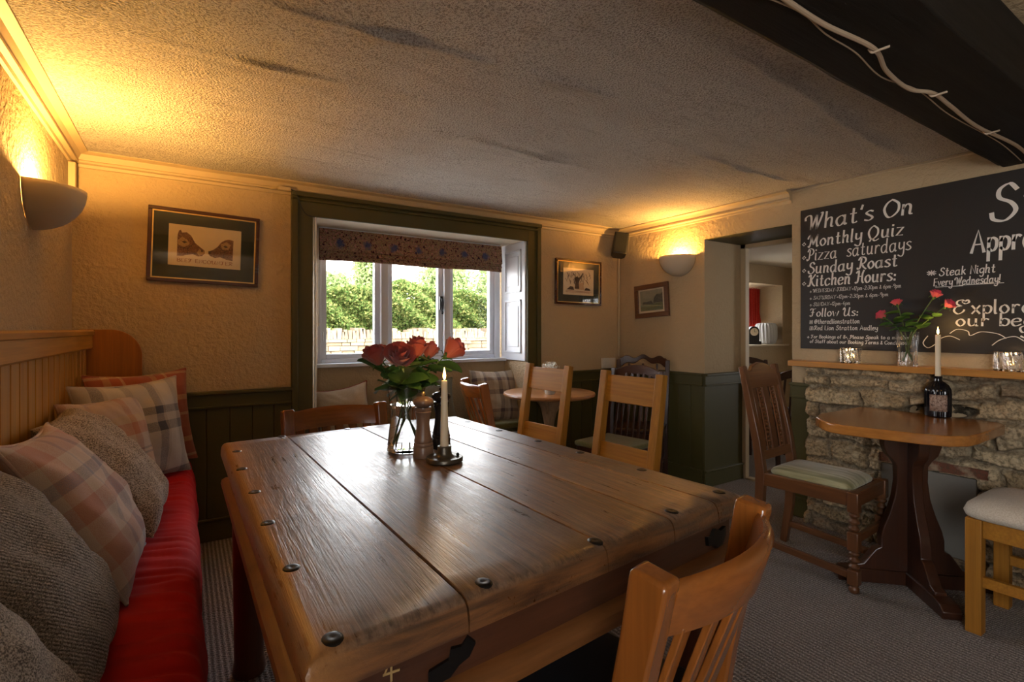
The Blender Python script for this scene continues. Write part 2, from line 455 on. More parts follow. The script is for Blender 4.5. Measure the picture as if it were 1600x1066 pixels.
# left wall
bm = bmesh.new(); box(bm, LX - 0.25, LX, -0.4, BY + TH, 0, 2.2); box(bm, LX - 0.25, LX, RY, -1.9, 0, 2.2)
box(bm, LX - 0.25, LX, -1.9, -0.4, 0, 0.8); box(bm, LX - 0.25, LX, -1.9, -0.4, 1.85, 2.2)
struct('wall_left', bm, CREAM)

# back wall with the window recess
OX0, OX1 = 0.661, 2.262
WX0, WX1, WY, SZ, HZ = 0.755, 2.235, 3.66, 0.945, 1.885
bm = bmesh.new()
box(bm, LX - 0.25, OX0, BY, BY + TH, 0, 2.2)
box(bm, OX1, RX + TH, BY, BY + TH, 0, 2.2)
box(bm, OX0, OX1, BY, BY + TH, HZ, 2.2)
box(bm, OX0, OX1, 3.63, BY + TH, 0, SZ - 0.01)
prism(bm, [(OX0 - .01, BY + .004), (OX0 + .001, BY + .004), (WX0, WY - .05), (WX0, BY + TH), (OX0 - .01, BY + TH)], lambda a, b: (a, b, 0.01), lambda a, b: (a, b, 2.0))
struct('wall_back', bm, CREAM)
bm = bmesh.new(); box(bm, WX0 - 0.06, OX1, 3.33, 3.76, HZ - 0.006, HZ)
struct('trim_1', bm, REVEAL)

# right wall with the doorway (its opening from y 1.766 to 2.42)
DY0, DY1, DZ = 1.766, 2.42, 1.855
bm = bmesh.new()
box(bm, RX, RX + TH, DY1, BY, 0, 2.2)
box(bm, RX, RX + TH, DY0, DY1, DZ, 2.2)
box(bm, RX, RX + TH, RY, DY0, 0, 2.2)
struct('wall_right', bm, CREAM)

# wall behind the camera; the side window there is in the left wall
bm = bmesh.new()
box(bm, LX - 0.25, RX + TH, RY - 0.25, RY, 0, 2.3)
struct('wall_rear', bm, CREAM)
bm = bmesh.new()
for y in (-1.90, -1.41, -0.93, -0.44): box(bm, LX - 0.16, LX - 0.1, y, y + 0.04, 0.84, 1.81)
for z in (0.8, 1.81): box(bm, LX - 0.16, LX - 0.1, -1.9, -0.4, z, z + 0.04)
struct('window_2', bm, WHITE)

# green dado: boards, rail, skirting
def dado(name, a, b, inward, top, boards=0.115, z0=0.0):
    """a,b: 2D ends of the wall run; inward: unit 2D vector into the room"""
    a, b, n = Vector(a), Vector(b), Vector(inward)
    L = (b - a).length; t = (b - a) / L
    def bx(bm, s0, s1, d, z0_, z1_):
        c = [a + t * s0, a + t * s1, a + t * s1 + n * d, a + t * s0 + n * d]
        loft(bm, [[V(p.x, p.y, z0_) for p in c], [V(p.x, p.y, z1_) for p in c]])
    bm = bmesh.new()
    bx(bm, 0, L, 0.010, z0, top - 0.03)
    k = max(1, round(L / boards)); w = L / k
    for i in range(k): bx(bm, i * w + 0.002, (i + 1) * w - 0.002, 0.016, z0, top - 0.04)
    bx(bm, 0, L, 0.024, top - 0.085, top - 0.015)
    bx(bm, 0, L, 0.040, top - 0.018, top)
    bx(bm, 0, L, 0.030, top - 0.095, top - 0.083)
    o = struct(name, bm, GREEN, 0.003)
    bm = bmesh.new()
    bx(bm, 0, L, 0.026, 0, 0.115); bx(bm, 0, L, 0.034, 0.112, 0.126)
    return o, bm
_, sk = dado('trim_2', (LX, BY), (0.555, BY), (0, -1), 0.835); struct('baseboard_back', sk, GREEN, 0.003)
_, sk = dado('trim_3', (2.36, BY), (RX, BY), (0, -1), 0.835); struct('baseboard_corner', sk, GREEN, 0.003)
_, sk = dado('trim_4', (RX, BY), (RX, DY1), (-1, 0), 0.850); struct('baseboard_right', sk, GREEN, 0.003)
_, sk = dado('trim_5', (RX - 0.02, DY1), (RX + TH, DY1), (0, -1), 0.850, 0.47); struct('baseboard_doorway', sk, GREEN, 0.003)
_, sk = dado('trim_6', (RX, DY0), (RX, 1.50), (-1, 0), 0.845, 0.2); struct('baseboard_chimney', sk, GREEN, 0.003)

# green architrave round the recess
bm = bmesh.new()
for x0, x1 in ((0.555, OX0), (OX1, 2.362)):
    box(bm, x0, x1, BY - 0.022, BY, 0, 2.0)
    xo = x0 if x0 < 1 else x1
    box(bm, xo - 0.018, xo + 0.018, BY - 0.040, BY, 0, 2.005)
box(bm, 0.555, 2.362, BY - 0.0215, BY, HZ - 0.012, 1.995)
box(bm, 0.537, 2.38, BY - 0.052, BY, 1.985, 2.012)
box(bm, 0.537, 2.38, BY - 0.040, BY, 1.960, 1.975)
struct('trim_7', bm, GREEN, 0.004)

# cream cornices
def cornice(name, a, b, n, m=CREAMP, drop=0.0):
    a, b, n = Vector(a), Vector(b), Vector(n)
    prof = [(0, 0.0), (0.070, 0.0), (0.070, -0.012), (0.040, -0.020), (0.026, -0.045), (0.030, -0.050), (0.030, -0.060), (0.012, -0.064), (0.010, -0.078), (0, -0.080)]
    bm = bmesh.new()
    loft(bm, [[V(p.x + n.x * d, p.y + n.y * d, CZ + 0.004 + z - drop) for d, z in prof] for p in (a, b)])
    return struct(name, bm, m, 0, None, 30)
cornice('trim_8', (LX, BY), (RX, BY), (0, -1))
cornice('trim_9', (LX, 0.7), (LX, BY), (1, 0))
cornice('trim_10', (RX, DY1), (RX, BY), (-1, 0))
cornice('trim_11', (RX, DY0), (RX, DY1), (-1, 0))
bm = bmesh.new(); tube(bm, [(RX - .006, y, CZ - .012 + .004 * math.sin(y * 5)) for y in np.linspace(0.8, 1.78, 20)], .006, 8)
struct('trim_15', bm, CREAMP)

# doorway casing and threshold
bm = bmesh.new()
box(bm, RX + TH - 0.03, RX + TH + 0.02, DY1 - 0.045, DY1 - 0.001, 0, DZ)
box(bm, RX + TH - 0.03, RX + TH + 0.02, DY0 + 0.001, DY0 + 0.03, 0, DZ)
box(bm, RX + TH - 0.03, RX + TH + 0.02, DY0, DY1, DZ - 0.035, DZ)
struct('door_1', bm, CREAMP, 0.003)
bm = bmesh.new(); box(bm, RX + TH - 0.03, RX + TH + 0.03, DY0 + 0.03, DY1 - 0.045, 0, 0.012)
struct('trim_12', bm, CREAMP, 0.003)
bm = bmesh.new(); box(bm, RX, RX + TH - 0.032, DY0, DY1, DZ - 0.004, DZ)
struct('trim_13', bm, GREEN)

# black ceiling beam
bm = bmesh.new()
ys = [(0.480, 1.95), (0.770, 1.95), (0.775, 1.962), (0.79, 1.965), (0.79, 2.155), (0.480, 2.155)]
rings = []
for i in range(25):
    x = LX - 0.02 + (RX - LX + 0.03) * i / 24
    w = 0.004 * mnoise.noise(V(x * 2, 0, 0))
    rings.append([V(x, y + w + 0.003 * mnoise.noise(V(x * 5, y * 9, 0)), z + 0.003 * mnoise.noise(V(x * 4, y * 7, 3)) * (z < 2)) for y, z in ys])
loft(bm, rings)
o = struct('ceiling_beam', bm, BLACKW, 0.006)

# ------------------------------------------------------------------ front window
wroot = bpy.data.objects.new('window_1', None); COL.objects.link(wroot); wroot['kind'] = 'structure'
bm = bmesh.new()
y0, y1 = WY, WY + 0.07
box(bm, WX0, WX0 + 0.035, y0, y1, SZ, HZ); box(bm, WX1 - 0.055, WX1, y0, y1, SZ, HZ)
for xa, xb in ((WX0 + 0.035, 1.205), (1.262, 1.712), (1.765, WX1 - 0.055)):
    box(bm, xa, xb, y0, y1, SZ, SZ + 0.028); box(bm, xa, xb, y0, y1, HZ - 0.03, HZ)
box(bm, 1.205, 1.262, y0 - 0.02, y1, SZ, HZ); box(bm, 1.712, 1.765, y0 - 0.02, y1, SZ, HZ)
obj('window_frame', bm, WHITE, wroot, 0.004)
for x0, x1 in ((0.79, 1.205), (1.262, 1.712), (1.765, 2.18)):
    bm = bmesh.new(); s = 0.038
    a, b = y0 + 0.012, y1 - 0.012
    box(bm, x0, x0 + s, a, b, SZ + 0.028, HZ - 0.03); box(bm, x1 - s, x1, a, b, SZ + 0.028, HZ - 0.03)
    box(bm, x0 + s, x1 - s, a, b, SZ + 0.028, SZ + 0.062); box(bm, x0 + s, x1 - s, a, b, HZ - 0.065, HZ - 0.03)
    sash = obj('sash', bm, WHITE, wroot, 0.003)
    bm = bmesh.new(); box(bm, x0 + s - .004, x1 - s + .004, y0 + 0.032, y0 + 0.036, SZ + 0.058, HZ - 0.062)
    obj('pane', bm, PANE, sash)
bm = bmesh.new(); box(bm, WX0 - 0.012, WX1 + 0.02, 3.585, WY + 0.02, SZ - 0.026, SZ)
obj('window_sill', bm, WHITE, wroot, 0.005)
bm = bmesh.new()
tube(bm, smooth_pts([(1.690, WY - .004, 1.43), (1.690, WY - .03, 1.40), (1.692, WY - .03, 1.365), (1.686, WY - .03, 1.33), (1.694, WY - .022, 1.305), (1.70, WY - .018, 1.32)]), 0.007, 8)
box(bm, 1.678, 1.702, WY - .012, WY + .014, 1.335, 1.44)
obj('latch', bm, IRON, wroot, 0.002)
bm = bmesh.new()
for z in (1.13, 1.75):
    tube(bm, [(0.80, WY - .004, z - .03), (0.80, WY - .012, z), (0.80, WY - .004, z + .03)], 0.005, 8)
obj('hinge', bm, WHITE, wroot)
# panelled shutter in the right reveal
bm = bmesh.new()
sx0, sx1 = OX1 - 0.012, OX1 + 0.0
box(bm, sx0, sx1 + .004, BY + 0.002, WY, 0.93, HZ - 0.005)
for z0, z1 in ((0.99, 1.42), (1.48, 1.82)):
    for (ya, yb, za, zb) in ((3.36, 3.375, z0, z1), (3.585, 3.60, z0, z1), (3.36, 3.60, z0, z0 + .015), (3.36, 3.60, z1 - .015, z1)):
        box(bm, sx0 - 0.010, sx0 + .002, ya, yb, za, zb)
    box(bm, sx0 - 0.006, sx0 + .002, 3.40, 3.56, z0 + .05, z1 - .05)
obj('shutter', bm, WHITE, wroot, 0.003)
bm = bmesh.new(); box(bm, OX0 + .012, OX0 + .022, BY - .016, BY + .004, 0.5, HZ - .01)
obj('reveal_bead', bm, WHITE, wroot)

# window seat
bm = bmesh.new(); box(bm, OX0 + .002, OX1 - .002, 3.30, 3.628, 0, 0.42)
for i in range(12):
    x = OX0 + .004 + i * 0.133
    box(bm, x, x + .129, 3.292, 3.301, 0.05, 0.41)
struct('trim_14', bm, GREEN, 0.003)
OLIVEF = m_fabric('olive_velvet', (0.13, 0.12, 0.035), (0.19, 0.175, 0.065), 180)
bm = bmesh.new(); box(bm, OX0 + .01, OX1 - .012, 3.275, 3.62, 0.421, 0.468)
tag(obj('seat_pad', bm, OLIVEF, None, 0.018, segs=3), 'long olive green seat pad lying along the window seat', 'seat pad')
# ------------------------------------------------------------------ roman blind
def m_blind():
    k = NT('printed_blind'); v = k.coord('Object')
    n = k.noise(v, 58, 3, 0.7, 0.8); nw = k.noise(v, 28, 3, 0.6, 0.5)
    col = k.ramp(n, [(0.36, (0.015, 0.010, 0.020)), (0.44, (0.17, 0.04, 0.05)), (0.49, (0.46, 0.34, 0.17)), (0.53, (0.05, 0.075, 0.05)), (0.60, (0.42, 0.20, 0.17))])
    vv = k.n('Mapping', {'Vector': k.n('TexCoord').outputs['Object'], 'Location': (-0.80 * 5.2, 0, -1.772 * 9.0), 'Scale': (5.2, 0, 9.0)})
    sp = k.n('SeparateXYZ', {0: vv.outputs[0]})
    fx = k.math('SUBTRACT', k.math('FRACT', sp.outputs[0]), 0.5)
    f2 = k.math('MULTIPLY', fx, fx); z2 = k.math('MULTIPLY', sp.outputs[2], sp.outputs[2])
    d = k.math('ADD', k.math('SQRT', k.math('ADD', k.math('MULTIPLY', f2, 3.2), z2)), k.math('MULTIPLY', k.math('SUBTRACT', nw, 0.5), 0.55))
    col = k.mix(k.ramp(d, [(0.14, 0.85), (0.34, 0.0)]), col, (0.04, 0.065, 0.17))
    col = k.mix(k.ramp(d, [(0.34, 0.0), (0.38, 0.5), (0.41, 0.5), (0.46, 0.0)]), col, (0.26, 0.15, 0.09))
    k.set(Base_Color=col, Roughness=0.95, Specular_IOR_Level=0.1)
    k.bump(n, 0.2, 0.002)
    return k.m
BL = m_blind()
rb = thing('roman_blind', 'dark patterned roman blind folded up at the top of the window', 'blind', (0, 0, 0))
bm = bmesh.new()
prof = [(3.62, 1.868), (3.588, 1.868), (3.586, 1.85), (3.580, 1.79), (3.574, 1.745), (3.572, 1.722), (3.580, 1.716), (3.592, 1.722), (3.586, 1.70), (3.578, 1.690), (3.588, 1.684), (3.597, 1.69), (3.590, 1.672), (3.586, 1.660), (3.594, 1.653), (3.612, 1.66), (3.615, 1.72)]
loft(bm, [[V(x, y, z + .003 * math.sin(x * 7) * (z < 1.75)) for y, z in prof] for x in np.linspace(0.765, 2.205, 24)])
obj('blind_fabric', bm, BL, rb, 0, 30)
bm = bmesh.new(); box(bm, 0.765, 2.20, 3.60, 3.645, 1.864, 1.884)
obj('headrail', bm, WHITE, rb)
bm = bmesh.new(); tube(bm, [(0.757, 3.585, 1.86), (0.752, 3.585, 1.5), (0.756, 3.585, 1.2), (0.762, 3.58, 1.22)], 0.0025, 6)
obj('pull_cord', bm, PLAST, rb)
# ------------------------------------------------------------------ outdoors
def m_stone(name, cols, scale=16):
    k = NT(name); v = k.coord('Object'); g = k.n('NewGeometry')
    c = k.ramp(g.outputs['Random Per Island'], [(0.0, cols[0]), (0.5, cols[1]), (1.0, cols[2])])
    n = k.noise(v, scale, 6, 0.65)
    k.set(Base_Color=k.mix(k.ramp(n, [(0.35, 0.5), (0.6, 0.0)]), c, tuple(x * 0.45 for x in cols[1])), Roughness=0.95)
    k.bump(n, 0.5, 0.02)
    return k.m
bm = bmesh.new(); box(bm, -14, 26, BY + TH, 26, -0.35, -0.15)
k = NT('gravel_lane'); n = k.noise(k.coord('Object'), 30, 5)
k.set(Base_Color=k.mix(n, (0.54, 0.51, 0.45), (0.64, 0.60, 0.53)), Roughness=1)
struct('ground', bm, k.m)

GST = m_stone('garden_stone', [(0.15, 0.105, 0.06), (0.20, 0.145, 0.085), (0.26, 0.20, 0.125)], 20)
bm = bmesh.new(); rng = random.Random(3)
GY = 8.6; z = -0.16
while z < 1.02:
    h = rng.uniform(0.045, 0.085); x = -1.5 - rng.random() * .2
    while x < 8.5:
        w = rng.uniform(0.12, 0.34); dy = rng.uniform(-0.025, 0.025)
        box(bm, x + .006, x + w - .006, GY + dy, GY + 0.32, z + .004, z + h - .004)
        x += w
    z += h
x = -1.5
while x < 8.5:                                                     # upright coping stones
    w = rng.uniform(0.035, 0.075); hh = rng.uniform(0.10, 0.19); t = rng.uniform(-.03, .03)
    c = [(x, GY - .01), (x + w * .85, GY - .01), (x + w * .85, GY + .3), (x, GY + .3)]
    loft(bm, [[V(a, b, 1.02) for a, b in c], [V(a + t, b, 1.02 + hh) for a, b in c]])
    x += w
tag(obj('garden_wall', bm, GST), 'sunlit dry stone garden wall with upright coping stones outside the window', 'garden wall')

def foliage(name, n, sampler, size, mat, parent=None, seed=0):
    rg = np.random.default_rng(seed)
    P = sampler(rg, n)
    a = rg.normal(size=(n, 3)); a /= np.linalg.norm(a, axis=1)[:, None]
    b = np.cross(a, rg.normal(size=(n, 3))); b /= np.linalg.norm(b, axis=1)[:, None]
    s = size * rg.uniform(0.6, 1.3, (n, 1))
    vs = np.stack([P - a * s, P + b * s * .55, P + a * s, P - b * s * .55], 1).reshape(-1, 3)
    f = np.arange(4 * n).reshape(n, 4)
    return raw(name, vs.tolist(), f.tolist(), mat, parent, 30)
def m_foliage(name, c1, c2, c3):
    k = NT(name); g = k.n('NewGeometry')
    c = k.ramp(g.outputs['Random Per Island'], [(0.0, c1), (0.55, c2), (1.0, c3)])
    d = k.n('BsdfDiffuse', {'Color': c}); t = k.n('BsdfTranslucent', {'Color': c})
    mx = k.n('MixShader', {0: 0.35, 1: d.outputs[0], 2: t.outputs[0]})
    k.t.links.new(mx.outputs[0], k.out.inputs[0]); return k.m
HEDGE = m_foliage('hedge_leaf', (0.045, 0.085, 0.02), (0.12, 0.17, 0.045), (0.27, 0.27, 0.09))
TREEM = m_foliage('tree_leaf', (0.14, 0.20, 0.07), (0.22, 0.29, 0.11), (0.34, 0.38, 0.16))
def hedge_s(rg, n):
    x = rg.uniform(0.0, 8.0, n); z = rg.uniform(0.0, 1, n)
    top = 2.02 + 0.10 * np.sin(x * 2.1) + 0.06 * np.sin(x * 5.3 + 1)
    zz = 0.5 + (top - 0.5) * np.sqrt(z)
    y = 9.35 + 0.14 * np.sin(x * 3.0 + zz * 4) + 0.10 * np.sin(x * 9 + zz * 11) + rg.exponential(0.10, n)
    y = y + np.clip(zz - top + .35, 0, 1) * rg.uniform(0, 1.0, n)
    return np.stack([x, y, zz], 1)
hd = foliage('hedge_leaves', 60000, hedge_s, 0.036, HEDGE, None, 1)
bm = bmesh.new(); box(bm, 0.0, 8.0, 9.95, 10.8, -0.15, 1.70)
hb = obj('hedge', bm, m_plain('hedge_inside', (0.03, 0.05, 0.015), 1.0)); hd.parent = hb
tag(hb, 'clipped sunlit green hedge growing behind the garden wall', 'hedge', None, 'stuff')
hd['kind'] = 'stuff'
BARK = m_plain('bark', (0.10, 0.07, 0.045), 0.9)
for (x, y, zc, rx, rz, lab, sd_) in ((3.22, 14.0, 2.0, .72, .95, 'small round tree beyond the hedge in the pane beside the cord', 2), (4.92, 16.0, 2.7, .50, 1.7, 'slim loose tree beyond the hedge seen just beside the first mullion', 3),
                                  (7.30, 15.5, 2.5, .95, 1.5, 'bushy tree beyond the hedge behind the window latch', 4), (9.1, 15.0, 2.3, .95, 1.6, 'wide spreading tree beyond the hedge behind the pane by the shutter', 5)):
    bm = bmesh.new(); tube(bm, [(0, 0, -.2), (0.05, 0, zc * .5), (0, 0.05, zc + .2)], [0.16, 0.12, 0.05], 10)
    tr = obj('tree', bm, BARK); tr.location = (x, y, 0); tag(tr, lab, 'tree', 'trees beyond the hedge')
    def samp(rg, n, zc=zc, rx=rx, rz=rz):
        d = rg.normal(size=(n, 3)); d /= np.linalg.norm(d, axis=1)[:, None]
        r = rg.uniform(0.35, 1.0, (n, 1)) ** 0.5
        c = np.stack([np.sin(np.arange(n) % 9 * 2.4) * .35, np.cos(np.arange(n) % 7 * 1.9) * .35, np.sin(np.arange(n) % 5 * 3.1) * .3], 1)
        p = (d * r * .75 + c) * np.array([rx, rx, rz]); p[:, 2] += zc
        return p
    foliage('crown', 9000, samp, 0.062, TREEM, tr, sd_)['kind'] = 'stuff'

# ------------------------------------------------------------------ next room through the doorway
RB = 3.40
bm = bmesh.new()
box(bm, RX + TH, 5.15, RB, RB + 0.5, 0, 2.0); box(bm, 6.08, 7.3, RB, RB + 0.5, 0, 2.0)
box(bm, 5.15, 6.08, RB, RB + 0.5, 1.715, 2.0); box(bm, 5.15, 6.08, RB, RB + 0.5, 0, 1.0)
box(bm, 6.75, 7.0, -0.5, 0.3, 0, 2.0); box(bm, 6.75, 7.0, 1.3, RB, 0, 2.0); box(bm, 6.75, 7.0, 0.3, 1.3, 0, 0.95); box(bm, 6.75, 7.0, 0.3, 1.3, 1.65, 2.0); box(bm, RX + TH, 7.0, -0.7, -0.5, 0, 2.0)  # gap in the side wall is added to let more daylight in
struct('wall_next_room', bm, CREAM)
bm = bmesh.new(); box(bm, RX + TH, 7.0, -0.7, RB + .3, 1.935, 2.1)
struct('ceiling_next_room', bm, REVEAL)
bm = bmesh.new()
for x in (5.15, 5.60, 6.03): box(bm, x, x + .05, RB + .40, RB + .45, 1.0, 1.715)
for zz in (1.0, 1.67): box(bm, 5.15, 6.08, RB + .40, RB + .45, zz, zz + .045)
w3 = struct('window_3', bm, WHITE, 0.003)
bm = bmesh.new(); box(bm, 5.19, 6.04, RB + .42, RB + .424, 1.04, 1.68); obj('pane', bm, PANE, w3)
bm = bmesh.new(); box(bm, 5.10, 6.17, RB - .035, RB + .40, 0.985, 1.005); obj('window_sill', bm, REVEAL, w3, 0.004)
RED = m_fabric('red_curtain', (0.42, 0.018, 0.010), (0.55, 0.035, 0.018), 120, 0.85, 0.2)
ct = thing('curtain', 'short red curtain hanging in the window of the next room', 'curtain', (0, 0, 0))
nu = 90; P = np.zeros((nu, 24, 3))
for i in range(nu):
    for j in range(24):
        a = i / (nu - 1); b = j / 23
        P[i, j] = (5.80 + 0.39 * a * (1 - .12 * b), RB + .30 + .028 * math.sin(a * 44) * (0.5 + .5 * b) , 1.69 - .47 * b + .006 * math.sin(a * 44))
o = grid_mesh('curtain_cloth', P, RED, ct); sm = o.modifiers.new('thickness', 'SOLIDIFY'); sm.thickness = 0.006
bm = bmesh.new(); tube(bm, [(5.3, RB + .32, 1.695), (6.075, RB + .32, 1.695)], 0.007, 8); obj('curtain_rail', bm, PLAST, ct)
ck = thing('mantel_clock', 'small dark mantel clock on the sill below the red curtain', 'clock', (5.63, RB + .10, 1.006), R(-35))
bm = bmesh.new()
pl = [(-.085, 0), (.085, 0), (.085, .03), (.062, .04), (.062, .12)] + [(.062 * math.cos(a), .15 + .062 * math.sin(a)) for a in np.linspace(0, math.pi, 12)] + [(-.062, .12), (-.062, .04), (-.085, .03)]
prism(bm, pl, lambda a, b: (a, -.035, b), lambda a, b: (a, .035, b)); obj('case', bm, BLACK, ck, 0.003)
bm = bmesh.new(); ring = [V(.045 * math.cos(a), 0, .145 + .045 * math.sin(a)) for a in np.linspace(0, 2 * math.pi, 28, endpoint=False)]
loft(bm, [[p + V(0, -.034, 0) for p in ring], [p + V(0, -.040, 0) for p in ring]]); obj('dial', bm, PAPER, ck)
bm = bmesh.new(); box(bm, -.002, .002, -.043, -.040, .145, .178); box(bm, -.001, .024, -.043, -.040, .143, .147); obj('hand', bm, BLACK, ck)
bm = bmesh.new()
prof = [(.07, 0), (.10, .01), (.118, .06), (.122, .14), (.118, .21), (.10, .245), (.07, .252), (.066, .24)]
rings = []
for r, z in prof: rings.append([V((r + .006 * math.cos(20 * t + z * 10)) * math.cos(t), (r + .006 * math.cos(20 * t + z * 10)) * math.sin(t), z) for t in np.linspace(0, 2 * math.pi, 120, endpoint=False)])
loft(bm, rings)
rv = obj('ribbed_vase', bm, m_plain('grey_ceramic', (0.50, 0.49, 0.47), 0.5)); rv.location = (5.93, RB + .12, 1.006)
tag(rv, 'squat grey ribbed vase on the sill of the next room beside the clock', 'vase')

# ------------------------------------------------------------------ the big plank table
TC = [(0.118, 0.632), (1.134, 0.725), (1.045, 2.10), (0.105, 2.045)]          # its corners, going round
def tm(u, v):
    a = [TC[0][i] + (TC[1][i] - TC[0][i]) * u for i in (0, 1)]; b = [TC[3][i] + (TC[2][i] - TC[3][i]) * u for i in (0, 1)]
    return a[0] + (b[0] - a[0]) * v, a[1] + (b[1] - a[1]) * v
def t_ring(ins):
    return [tm(ins / 1.0, ins / 1.4), tm(1 - ins / 1.0, ins / 1.4), tm(1 - ins / 1.0, 1 - ins / 1.4), tm(ins / 1.0, 1 - ins / 1.4)]
tb = thing('dining_table', 'large worn plank dining table with black iron studs round its top', 'table', (0, 0, 0))
bm = bmesh.new()
us = [0.0, 0.225, 0.52, 0.72, 0.885, 1.0]; g = 0.0011
ends = [(0.0, .034), (.0012, .022), (.0035, .012), (.0075, .005), (.013, .0015), (.020, 0.0)]
rim = [(0.0, .757), (.0015, .768), (.0050, .777), (.011, .783), (.019, .7865)]
vs = [e[0] for e in ends] + [0.06 + 0.88 * i / 14 for i in range(15)] + [1 - e[0] for e in reversed(ends)]
drop = [e[1] for e in ends] + [0] * 15 + [e[1] for e in reversed(ends)]
for a, b in zip(us[:-1], us[1:]):
    L_ = [(0.0, .756), (0.0006, .785), (.0022, .787)] if a > 0 else rim + [(.026, .787)]
    R_ = [(0.0, .756), (0.0006, .785), (.0022, .787)] if b < 1 else rim + [(.026, .787)]
    prof_ = [(a + (g if a > 0 else 0), .740)] + [(a + (g if a > 0 else 0) + o_, z) for o_, z in L_] + [(b - (g if b < 1 else 0) - o_, z) for o_, z in reversed(R_)] + [(b - (g if b < 1 else 0), .740)]
    rings = []
    for v, d in zip(vs, drop):
        wob = 0.0012 * mnoise.noise(V(a * 9, v * 3, 0)) * (1 if a > 0 else 0)
        rings.append([V(*tm(u + wob, v), min(z, .787 - d) + (.0009 * mnoise.noise(V(u * 14, v * 6, 1)) if z > .76 else 0)) for u, z in prof_])
    loft(bm, rings)
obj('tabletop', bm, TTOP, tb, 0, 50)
prof2 = [(0.032, .668), (0.014, .664), (0.003, .655), (0.0, .642), (0.004, .628), (0.02, .620), (0.06, .618), (0.06, .668)]
for i in range(4):
    for nm, pf in (('base_moulding', prof2),):
        bm = bmesh.new(); A, B = [], []
        for ins, z in pf:
            r = t_ring(ins); A.append(V(*r[i], z)); B.append(V(*r[(i + 1) % 4], z))
        n = 10
        rings = []
        for q in range(n + 1):
            t = q / n
            rings.append([a.lerp(b, t) + V(0, 0, .002 * mnoise.noise(V(t * 4, i, a.z * 30))) * (0 < q < n) for a, b in zip(A, B)])
        loft(bm, rings)
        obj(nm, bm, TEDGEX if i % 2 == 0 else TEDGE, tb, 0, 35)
bm = bmesh.new(); a = t_ring(0.026); b = t_ring(0.05)
for i in range(4):
    j = (i + 1) % 4
    loft(bm, [[V(*a[i], .66), V(*a[j], .66), V(*b[j], .66), V(*b[i], .66)], [V(*a[i], .742), V(*a[j], .742), V(*b[j], .742), V(*b[i], .742)]])
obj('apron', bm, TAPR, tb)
for u, v in ((.085, .06), (.915, .06), (.915, .94), (.085, .94)):
    x, y = tm(u, v); bm = bmesh.new()
    lathe(bm, [(.050, 0), (.053, .01), (.050, .03), (.046, .05), (.049, .30), (.052, .55), (.052, .735)], (x, y, 0), 24)
    obj('leg', bm, TLEG, tb)
studs = [(0.141, 1.858), (0.135, 1.618), (0.142, 1.37), (0.142, 1.137), (0.148, 0.901), (0.158, 0.668), (0.39, 0.688), (0.641, 0.711), (0.885, 0.738), (1.085, 0.762), (1.012, 1.92), (1.028, 1.69), (1.045, 1.455), (1.062, 1.247), (1.075, 1.0), (0.30, 2.03), (0.54, 2.04), (0.78, 2.055)]
s0 = None
for x, y in studs:
    if s0 is None:
        bm = bmesh.new(); lathe(bm, [(.0142, -.006), (.0142, .0006), (.0128, .0022), (.009, .0034), (.0045, .0030), (.0008, .0020)], (0, 0, 0), 16)
        s0 = obj('stud', bm, IRON, tb); s = s0
    else:
        s = s0.copy(); COL.objects.link(s); s.parent = tb
    s.location = (x, y, 0.7855); s.scale = (1.0, 1.15, 1.0)
def on_apron(u, z, out=0.0):                                        # a point on the near apron face
    a_, b_ = t_ring(0.026 - out)[0:2]
    return V(a_[0] + (b_[0] - a_[0]) * u, a_[1] + (b_[1] - a_[1]) * u, z)
for u0, pl in ((0.155, [(0, .0), (.05, .004), (.07, .02), (.095, .028), (.11, .05), (.09, .07), (.075, .056), (.05, .06), (.045, .04), (.0, .034)]), (0.93, [(-.05, .02), (-.02, .014), (.0, .0), (.03, .006), (.05, .03), (.05, .06), (.02, .052), (-.01, .066), (-.03, .045), (-.055, .05)])):
    bm = bmesh.new()
    prism(bm, pl, lambda a, b: on_apron(u0 + a * .75, .670 + b * .72, .0), lambda a, b: on_apron(u0 + a * .75, .670 + b * .72, .006))
    obj('iron_strap', bm, IRON, tb)
bm = bmesh.new()
for pl in ([(.094, .040), (.097, .040), (.097, .070), (.094, .070)], [(.083, .052), (.108, .050), (.108, .053), (.083, .055)], [(.083, .052), (.086, .052), (.096, .071), (.093, .071)]):
    prism(bm, pl, lambda a, b: on_apron(a, .662 + b, -.001), lambda a, b: on_apron(a, .662 + b, .0012))
obj('chalk_mark', bm, m_plain('ochre_chalk', (0.45, 0.30, 0.12), 0.9), tb)

